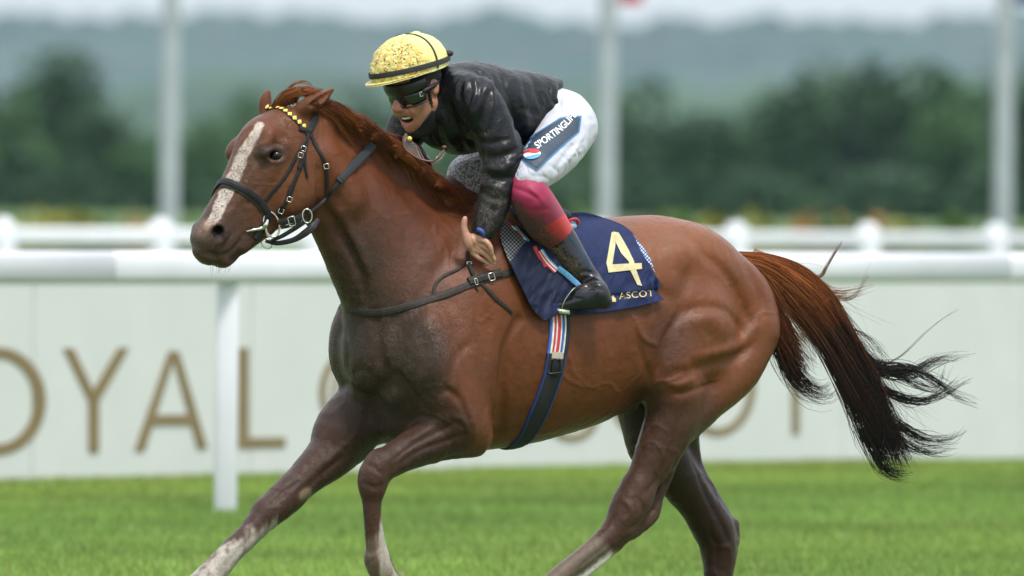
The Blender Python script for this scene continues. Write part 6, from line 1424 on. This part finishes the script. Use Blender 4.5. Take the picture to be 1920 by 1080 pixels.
lv, lf = f.mesh(); lv = smooth_mesh(lv, lf, 1); al = (lv[:, 0] - 1040) * 0.55 + (lv[:, 1] - 447) * 0.84
cr = np.tile(C3(0.30, 0.010, 0.060), (len(lv), 1)); m = ss(al + (lv[:, 0] > 930) * 0, -29, -27) * (lv[:, 0] > 940); cr = cr * (1 - m[:, None]) + C3(0.58, 0.018, 0.022) * m[:, None]
t = NT('crimson_sock'); v_ = t.coord(); cc = t.attr('tone').outputs['Color']; MU = t.attr('mud').outputs['Fac']; s1 = t.noise(v_, 130, 4, 0.7)
m1 = t.math('MULTIPLY', t.ramp(s1, [(0.40, 0.0), (0.48, 1.0)]), MU); t.set(Base_Color=t.mix(m1, cc, (0.05, 0.035, 0.022)), Roughness=0.6, Normal=t.bump(m1, 0.6, 0.003)); t.b.inputs['Sheen Weight'].default_value = 0.1
lm = ss(-(lv[:, 0] - (lv[:, 1] - 447) * 0.65 - 1040) / 30 + fbm(lv, 24, 3, 9) * 0.9 + (lv[:, 1] - 405) / 60, -0.3, 1.0)
mesh_obj('crimson_stocking', PW(lv), lf, t.m, person, cols={'tone': cr, 'mud': np.clip(lm, 0, 1)})
FO = tube_field(1000, 1170, 410, 606, 1.8); f = FO
f.chaind([(1040, 440, PL[2][2], 36), (1062, 470, PL[2][2] - 1, 32), (1090, 505, PL[3][2], 24), (1108, 528, PL[3][2], 20)], 6)
f.f = np.maximum(f.f, -((f.x0 + np.arange(f.nx) * f.h)[:, None, None] * 0.55 + (f.y0 + np.arange(f.ny) * f.h)[None, None, :] * 0.84 - 1040 * .55 - 447 * .84 + 3).astype(np.float32))
f.chaind([(1110, 530, PL[3][2], 19), (1122, 546, FT, 20), (1126, 558, FT, 18)], 8)
f.chaind([(1128, 560, FT, 17), (1100, 562, FT, 19), (1076, 568, FT - 1, 14), (1052, 573, FT - 1, 11), (1044, 574, FT - 1, 9)], 9)
f.ell((1096, 550, FT), [((1, 0.1, 0), 26), ((0, 1, 0), 18), ((0, 0, 1), 17)], 8)
f.ell((1134, 566, FT), [((1, 0, 0), 14), ((0, 1, 0), 13), ((0, 0, 1), 15)], 5)
f.blur(1)
for pts, w, dp in [([(1086, 528), (1102, 522), (1122, 526)], 3, 3.5), ([(1090, 538), (1106, 532), (1130, 536)], 3, -2.6), ([(1092, 545), (1110, 540), (1132, 544)], 3, 3), ([(1078, 515), (1096, 510), (1116, 512)], 3.4, 2.4), ([(1124, 545), (1120, 560), (1122, 577)], 2.4, 2.2), ([(1092, 560), (1070, 560), (1050, 566)], 2.5, 1.6), ([(1046, 580), (1080, 581), (1120, 581), (1146, 578)], 2.2, 2.4), ([(1090, 470), (1100, 490), (1108, 508)], 4, -2)]: f.engrave(pts, w, dp)
ov_, of_ = f.mesh(); ov_ = smooth_mesh(ov_, of_, 1)
om = ss(-(ov_[:, 0] - (ov_[:, 1] - 460) * 0.72 - 1052) / 22 + fbm(ov_, 18, 3, 19) * 0.8, -0.5, 0.7) * ss(ov_[:, 1], 545, 515)
t = NT('black_boot'); v_ = t.coord(); MU = t.attr('mud').outputs['Fac']; s1 = t.noise(v_, 150, 4, 0.7); m1 = t.math('MULTIPLY', t.ramp(s1, [(0.36, 0.0), (0.46, 1.0)]), MU)
c = t.mix(m1, (0.010, 0.010, 0.013), t.mix(t.ramp(t.noise(v_, 200, 3), [(0.4, 0.0), (0.6, 1.0)]), (0.035, 0.024, 0.012), (0.16, 0.115, 0.06))); t.set(Base_Color=c, Roughness=t.math('ADD', t.math('MULTIPLY', m1, 0.5), 0.18), Normal=t.bump(m1, 1.0, 0.006, t.bump(t.noise(v_, 80, 3), 0.15, 0.003)))
mesh_obj('boot', PW(ov_), of_, t.m, person, cols={'mud': np.clip(om, 0, 1)})
xx, yy = np.meshgrid(np.linspace(1030, 1130, 51), np.linspace(425, 530, 51)); dd = FO.cast(xx.ravel(), yy.ravel()); ok = ~np.isnan(dd); OS = Sheet(np.column_stack([xx.ravel()[ok], yy.ravel()[ok], dd[ok]]))
lay('boot_panel', OS, [(1062, 438), (1080, 462), (1098, 486), (1108, 505)], [6, 10, 10, 5], 0.3, 1.2, simple_mat('blue_boot_panel', (0.030, 0.052, 0.10), 0.25), person)
# stirrup iron
M_IRON = simple_mat('stirrup_metal', (0.42, 0.47, 0.33), 0.35, 0.6)
iron = empty('stirrup_iron', Wd(1052, 584, FT), label='pale green metal stirrup iron under the toe of the black boot', cat='stirrup')
fv = [(1036, 576), (1068, 580), (1069, 588), (1044, 587), (1036, 583)]
sheet('tread', np.array([[(x, y, FT - 14) for x, y in ((1036, 577), (1052, 580), (1068, 582))], [(x, y, FT - 14) for x, y in ((1040, 587), (1054, 589), (1069, 590))]], float), 30, M_IRON, iron)
for dz in (-15, 17):
    q = catmull([(1052, 584, FT + dz), (1058, 565, FT + dz * 1.2), (1072, 545, FT + dz * 0.8), (1084, 536, FT)], 5); tubes('side_bar', q[None], np.full((1, len(q)), 1.6 if dz > 0 else 0.8), M_IRON, iron, sides=6)
# ---------------------------------------------------------------- helmet
PH2 = math.radians(14); HF2 = RFH * math.cos(PH2) + np.array([0, 1, 0]) * math.sin(PH2); HU2 = np.array([0, -1, 0]) * math.cos(PH2) + RFH * math.sin(PH2); HR2 = math.radians(-4); HU2, RW2 = HU2 * math.cos(HR2) + RW * math.sin(HR2), RW * math.cos(HR2) - HU2 * math.sin(HR2)
HC = np.array((768.0, 127.0, 55.0)); NTH, NPH = 60, 110
def hel(th, ph, rr=1.0):
    ca_, sa_ = math.cos(ph), math.sin(ph); st_h = math.sin(th) ** 0.92; k = 1 + 0.03 * math.cos(2 * ph)
    return HC + rr * (HF2 * 83 * ca_ * st_h * k + RW2 * 62 * sa_ * st_h + HU2 * 62 * math.cos(th))
V = [hel(math.pi * 0.56 * i / NTH, 2 * math.pi * j / NPH) for i in range(NTH + 1) for j in range(NPH)]; V = np.array(V)
nn = V - HC; nn /= np.linalg.norm(nn, axis=1)[:, None]; la = nn @ HF2; ww = fbm(np.column_stack([V[:, 0], V[:, 1] * 1.0, V[:, 2]]), 40, 4, 51); V = V + nn * ((1 - 2.5 * np.abs(ww)) * 1.7 + 0.6 * fbm(V, 9, 2, 5))[:, None]
front = ss(la, -0.15, 0.5); V = V + nn * (front * np.clip(fbm(V, 6, 2, 77), 0.1, 1) * 3.2)[:, None]
i_ = np.arange((NTH + 1) * NPH).reshape(NTH + 1, NPH); q_ = np.stack([i_[:-1], i_[1:], np.roll(i_, -1, 1)[1:], np.roll(i_, -1, 1)[:-1]], -1).reshape(-1, 4)
t = NT('yellow_helmet_cover'); v_ = t.coord(); MU = t.attr('mud').outputs['Fac']; s1 = t.noise(v_, 120, 3, 0.65); s2 = t.noise(v_, 60, 5, 0.65)
oc = t.math('MULTIPLY', t.ramp(s2, [(0.42, 0.0), (0.55, 1.0)]), MU); c = t.mix(oc, t.mix(t.ramp(t.noise(v_, 12, 4), [(0.3, 0.0), (0.8, 1.0)]), (0.66, 0.68, 0.22), (0.70, 0.62, 0.24)), (0.62, 0.40, 0.07))
lt_ = t.math('MULTIPLY', t.ramp(t.noise(v_, 90, 4, 0.7), [(0.5, 0.0), (0.6, 1.0)]), MU); c = t.mix(lt_, c, (0.80, 0.70, 0.30))
bk = t.math('MULTIPLY', t.ramp(s1, [(0.55, 0.0), (0.59, 1.0)]), t.math('MULTIPLY', MU, t.ramp(t.noise(v_, 45, 3), [(0.42, 0.0), (0.55, 1.0)]))); c = t.mix(bk, c, (0.05, 0.035, 0.015))
t.set(Base_Color=c, Roughness=0.4, Normal=t.bump(t.math('ADD', oc, bk), 0.8, 0.003)); M_HEL = t.m
hcol = np.clip(front * (1.1 - 0.5 * ss(nn @ RU, 0.6, 1.0)), 0, 1)
mesh_obj('helmet', PW(V), q_, M_HEL, person, cols={'mud': hcol})
# peak
pk_ = []
for i in range(7):
    row = []
    for j in range(33):
        ph = math.radians(-88 + 176 * j / 32); b = hel(math.pi * 0.545, ph); e = i / 6; out = (HF2 * 83 * math.cos(ph) + RW2 * 62 * math.sin(ph)); out /= np.linalg.norm(out)
        row.append(b + out * (17 * e * max(0, math.cos(ph)) ** 0.8) - HU2 * (2 * e * math.cos(ph) - 2.0) )
    pk_.append(row)
pk_ = np.array(pk_); Vp = np.concatenate([pk_.reshape(-1, 3), (pk_ - HU2 * 3.0).reshape(-1, 3)]); g_ = gridfaces(7, 33); nV = 7 * 33
rim = np.arange(6 * 33, 7 * 33); e_ = np.stack([rim[:-1], rim[:-1] + nV, rim[1:] + nV, rim[1:]], 1)
mesh_obj('helmet_peak', PW(Vp), np.concatenate([g_, g_[:, ::-1] + nV, e_]), M_HEL, person, cols={'mud': np.full(len(Vp), 0.8)})
def hband(name, fn, w, th, m, n=60, closed=True, **k):
    C = []; N_ = []
    for i in range(n):
        a, b = fn(i / n); C.append(hel(a, b, 1.035)); v = hel(a, b) - HC; N_.append(v / np.linalg.norm(v))
    C = np.array(C); N_ = np.array(N_); T, Wv, N_ = frames(C, N_)
    return strip(name, C, Wv, N_, w / 2, th, m, person, closed=closed, **k)
M_ELAS = simple_mat('black_elastic', (0.022, 0.022, 0.020), 0.7, nscale=60, namt=0.5)
hband('helmet_band', lambda u: (math.pi * (0.49 - 0.015 * math.cos(2 * math.pi * u)), 2 * math.pi * u), 10, 1.2, M_ELAS, 80)
hband('goggle_strap', lambda u: (math.pi * (0.03 + 0.53 * u), math.radians(98 + 12 * (1 - u))), 4.5, 1.2, M_ELAS, 26, closed=False)
hband('goggle_strap', lambda u: (math.pi * (0.03 + 0.53 * u), math.radians(-98)), 4.5, 1.2, M_ELAS, 26, closed=False)
uvsphere('pompom', tuple(hel(0.35, 2.9) ), 9, M_HEL, person, (1, 0.5, 1))
uvsphere('goggle_clip', tuple(hel(1.45, 2.5, 1.04)), 8, M_ELAS, person, (1.2, 0.8, 1))
# goggles
def gog(lo, hi, u0, u1, notch, R=(54, 47), n=41, m=7, off=0):
    P = []
    for j in range(m):
        row = []
        for i in range(n):
            a = math.radians(lo + (hi - lo) * i / (n - 1)); e = j / (m - 1)
            low = u1 + notch * math.exp(-(math.degrees(a) / 9) ** 2) - 0.0012 * (abs(math.degrees(a)) - 34) ** 2 * -1 * (1 if abs(math.degrees(a)) > 34 else 0)
            up = u0; uu = up + (low - up) * e; bulge = 2.5 * math.sin(math.pi * e)
            row.append(RP((R[0] + off + bulge) * math.cos(a) ** 0.85 - 4, uu, (R[1] + off + bulge) * math.sin(a)))
        P.append(row)
    return np.array(P)
M_LENS = simple_mat('dark_lens', (0.006, 0.010, 0.010), 0.08, spec=0.7); M_FRAME = simple_mat('goggle_frame', (0.012, 0.011, 0.011), 0.35)
sheet('goggles_lens', gog(-72, 72, 5, -19, 13), 1.5, M_LENS, person)
sheet('goggles_frame', gog(-76, 80, 27, 3, 0, off=2.5, m=6), 2.5, M_FRAME, person)
sheet('goggles_frame', gog(64, 116, 6, -7, 0, R=(48, 48), off=1, m=4, n=15), 2.5, M_FRAME, person)
q = gog(-72, 72, -18.5, -20.5, 13, off=1.5, m=2)[1]; tubes('goggles_rim', q[None], np.full((1, len(q)), 1.7), M_FRAME, person, sides=6)
bq = np.array([RP(26, 3, 50), RP(31, 3, 48), RP(31, -5, 47), RP(26, -5, 50)]); tubes('strap_buckle', bq[None], np.full((1, 4), 0.8), simple_mat('pale_buckle', (0.55, 0.58, 0.30), 0.4), person, sides=5, closed=True)
# black under-helmet, chin strap, neck warmer
FM = Field(740, 880, -170, 120, 120, 275, 1.8); f = FM
f.ell(RP(-9, 10, 0), [(RF, 56), (RU, 52), (RW, 45)], 2)
Xg = (f.x0 + np.arange(f.nx) * f.h)[:, None, None]; Yg = (f.y0 + np.arange(f.ny) * f.h)[None, None, :]; Dg = (f.q0 + np.arange(f.nq) * f.h)[None, :, None] + SH * (Xg - 690)
dU = (Xg - RC[0]) * RU[0] + (Yg - RC[1]) * RU[1] + (Dg - RC[2]) * RU[2]; dF = (Xg - RC[0]) * RF[0] + (Yg - RC[1]) * RF[1] + (Dg - RC[2]) * RF[2]; dW = (Xg - RC[0]) * RW[0] + (Dg - RC[2]) * RW[2]
f.f = np.maximum(f.f, (4 - dU + 0 * dF).astype(np.float32))
f.f = np.maximum(f.f, (dF - 30).astype(np.float32))
back = (dU + 38 + 0.2 * dF)  # back of the head below the helmet
g2 = np.sqrt(((dF + 12) / 46) ** 2 + ((dU + 5) / 50) ** 2 + (dW / 44) ** 2) - 1; g2 = (g2 * 44).astype(np.float32); g2 = np.maximum(g2, (dF + 20).astype(np.float32)); f.f = np.minimum(f.f, g2)
jaw = np.sqrt(((dF - 9) / 44) ** 2 + ((dU + 34) / 42) ** 2 + (dW / 40.5) ** 2) - 1; jaw = (jaw * 40).astype(np.float32)
lim = (dU + 68 - 1.05 * np.clip(32 - dF, 0, 80)).astype(np.float32)       # runs from the ear to under the lip
jaw = np.maximum(jaw, lim); f.f = np.minimum(f.f, jaw)
f.chaind([RP(30, -76, 0) + (10,), RP(18, -76, 0) + (17,), RP(0, -70, 4) + (26,)], 8)
f.chaind([RP(-6, -52, 0) + (34,), (815, 208, dl(815, 8), 38)], 8)
f.cone(RP(-36, 10, 22), 14, RP(-30, -50, 18), 14, 6)
f.ell(RP(-14, -4, 52), [(RF, 12), (RU, 19), (RW, 16)], 2, sub=True)
f.blur(1); mv, mf = f.mesh(); mv = smooth_mesh(mv, mf, 1)
M_SNOOD = simple_mat('black_snood', (0.010, 0.010, 0.012), 0.8, nscale=50, bump=0.4, bscale=300)
lab_ = np.arange(len(mv))
for _ in range(400):
    m_ = lab_[mf].min(1); new = lab_.copy(); np.minimum.at(new, mf.ravel(), np.repeat(m_, 4)); new = new[new]
    if (new == lab_).all(): break
    lab_ = new
ids, cn = np.unique(lab_, return_counts=True)
for n_i, k_i in enumerate(ids[np.argsort(-cn)][:2]):
    if cn[ids == k_i][0] < 300: continue
    sel = lab_ == k_i; rm = -np.ones(len(mv), int); rm[sel] = np.arange(sel.sum()); fs = mf[sel[mf].all(1)]; mesh_obj('snood' if n_i == 0 else 'skull_cap', PW(mv[sel]), rm[fs], M_SNOOD, person)
q = catmull([RP(6, 18, 47), RP(4, -2, 46), RP(4, -18, 42.5), RP(3, -36, 38), RP(4, -52, 30)], 8); tubes('chin_strap', q[None], (3.2 + 1.0 * np.sin(np.arange(len(q)) * 1.9))[None], M_STRAPM, person, sides=8)
# white silk collar corner and number of small things
# spare goggles hanging at the chest
M_BROWN = simple_mat('brown_goggle_frame', (0.10, 0.035, 0.022), 0.4)
hg = empty('spare_goggles', Wd(795, 290, 30), label='spare goggles with a brown frame hanging under the jockey\'s chin', cat='goggles')
gz = dl(790, 60) - 30
q = catmull([(762, 250, gz), (756, 262, gz - 4), (759, 278, gz - 8), (774, 291, gz - 10), (793, 300, gz - 10), (812, 302, gz - 8), (826, 292, gz - 6), (834, 276, gz)], 6); tubes('frame', q[None], np.full((1, len(q)), 2.0), M_BROWN, hg, sides=8)
q = catmull([(762, 250, gz), (768, 262, gz), (784, 276, gz), (790, 290, gz - 4), (795, 299, gz - 8)], 6); tubes('frame', q[None], np.full((1, len(q)), 1.6), M_BROWN, hg, sides=8)
t = NT('clear_lens'); t.set(Base_Color=(0.75, 0.72, 0.62), Roughness=0.1); t.b.inputs['Transmission Weight'].default_value = 0.85; t.b.inputs['Alpha'].default_value = 0.45
LP = coons([(761, 252), (767, 262), (782, 276)], [(760, 278), (775, 290), (792, 298)], [(761, 252), (757, 265), (760, 278)], [(782, 276), (788, 288), (792, 298)], 8, 8); sheet('lens', np.dstack([LP, np.full(LP.shape[:2], gz - 3)]), 1.0, t.m, hg)
LP = coons([(814, 300), (822, 290), (832, 278)], [(812, 306), (826, 302), (836, 286)], [(814, 300), (812, 306)], [(832, 278), (836, 286)], 8, 4); sheet('lens', np.dstack([LP, np.full(LP.shape[:2], gz - 5)]), 1.0, t.m, hg)
uvsphere('rivet', (768, 260, gz - 5), 4.5, M_YEL, hg); uvsphere('rivet', (833, 276, gz - 3), 5, M_BROWN, hg, (1, 0.7, 1))
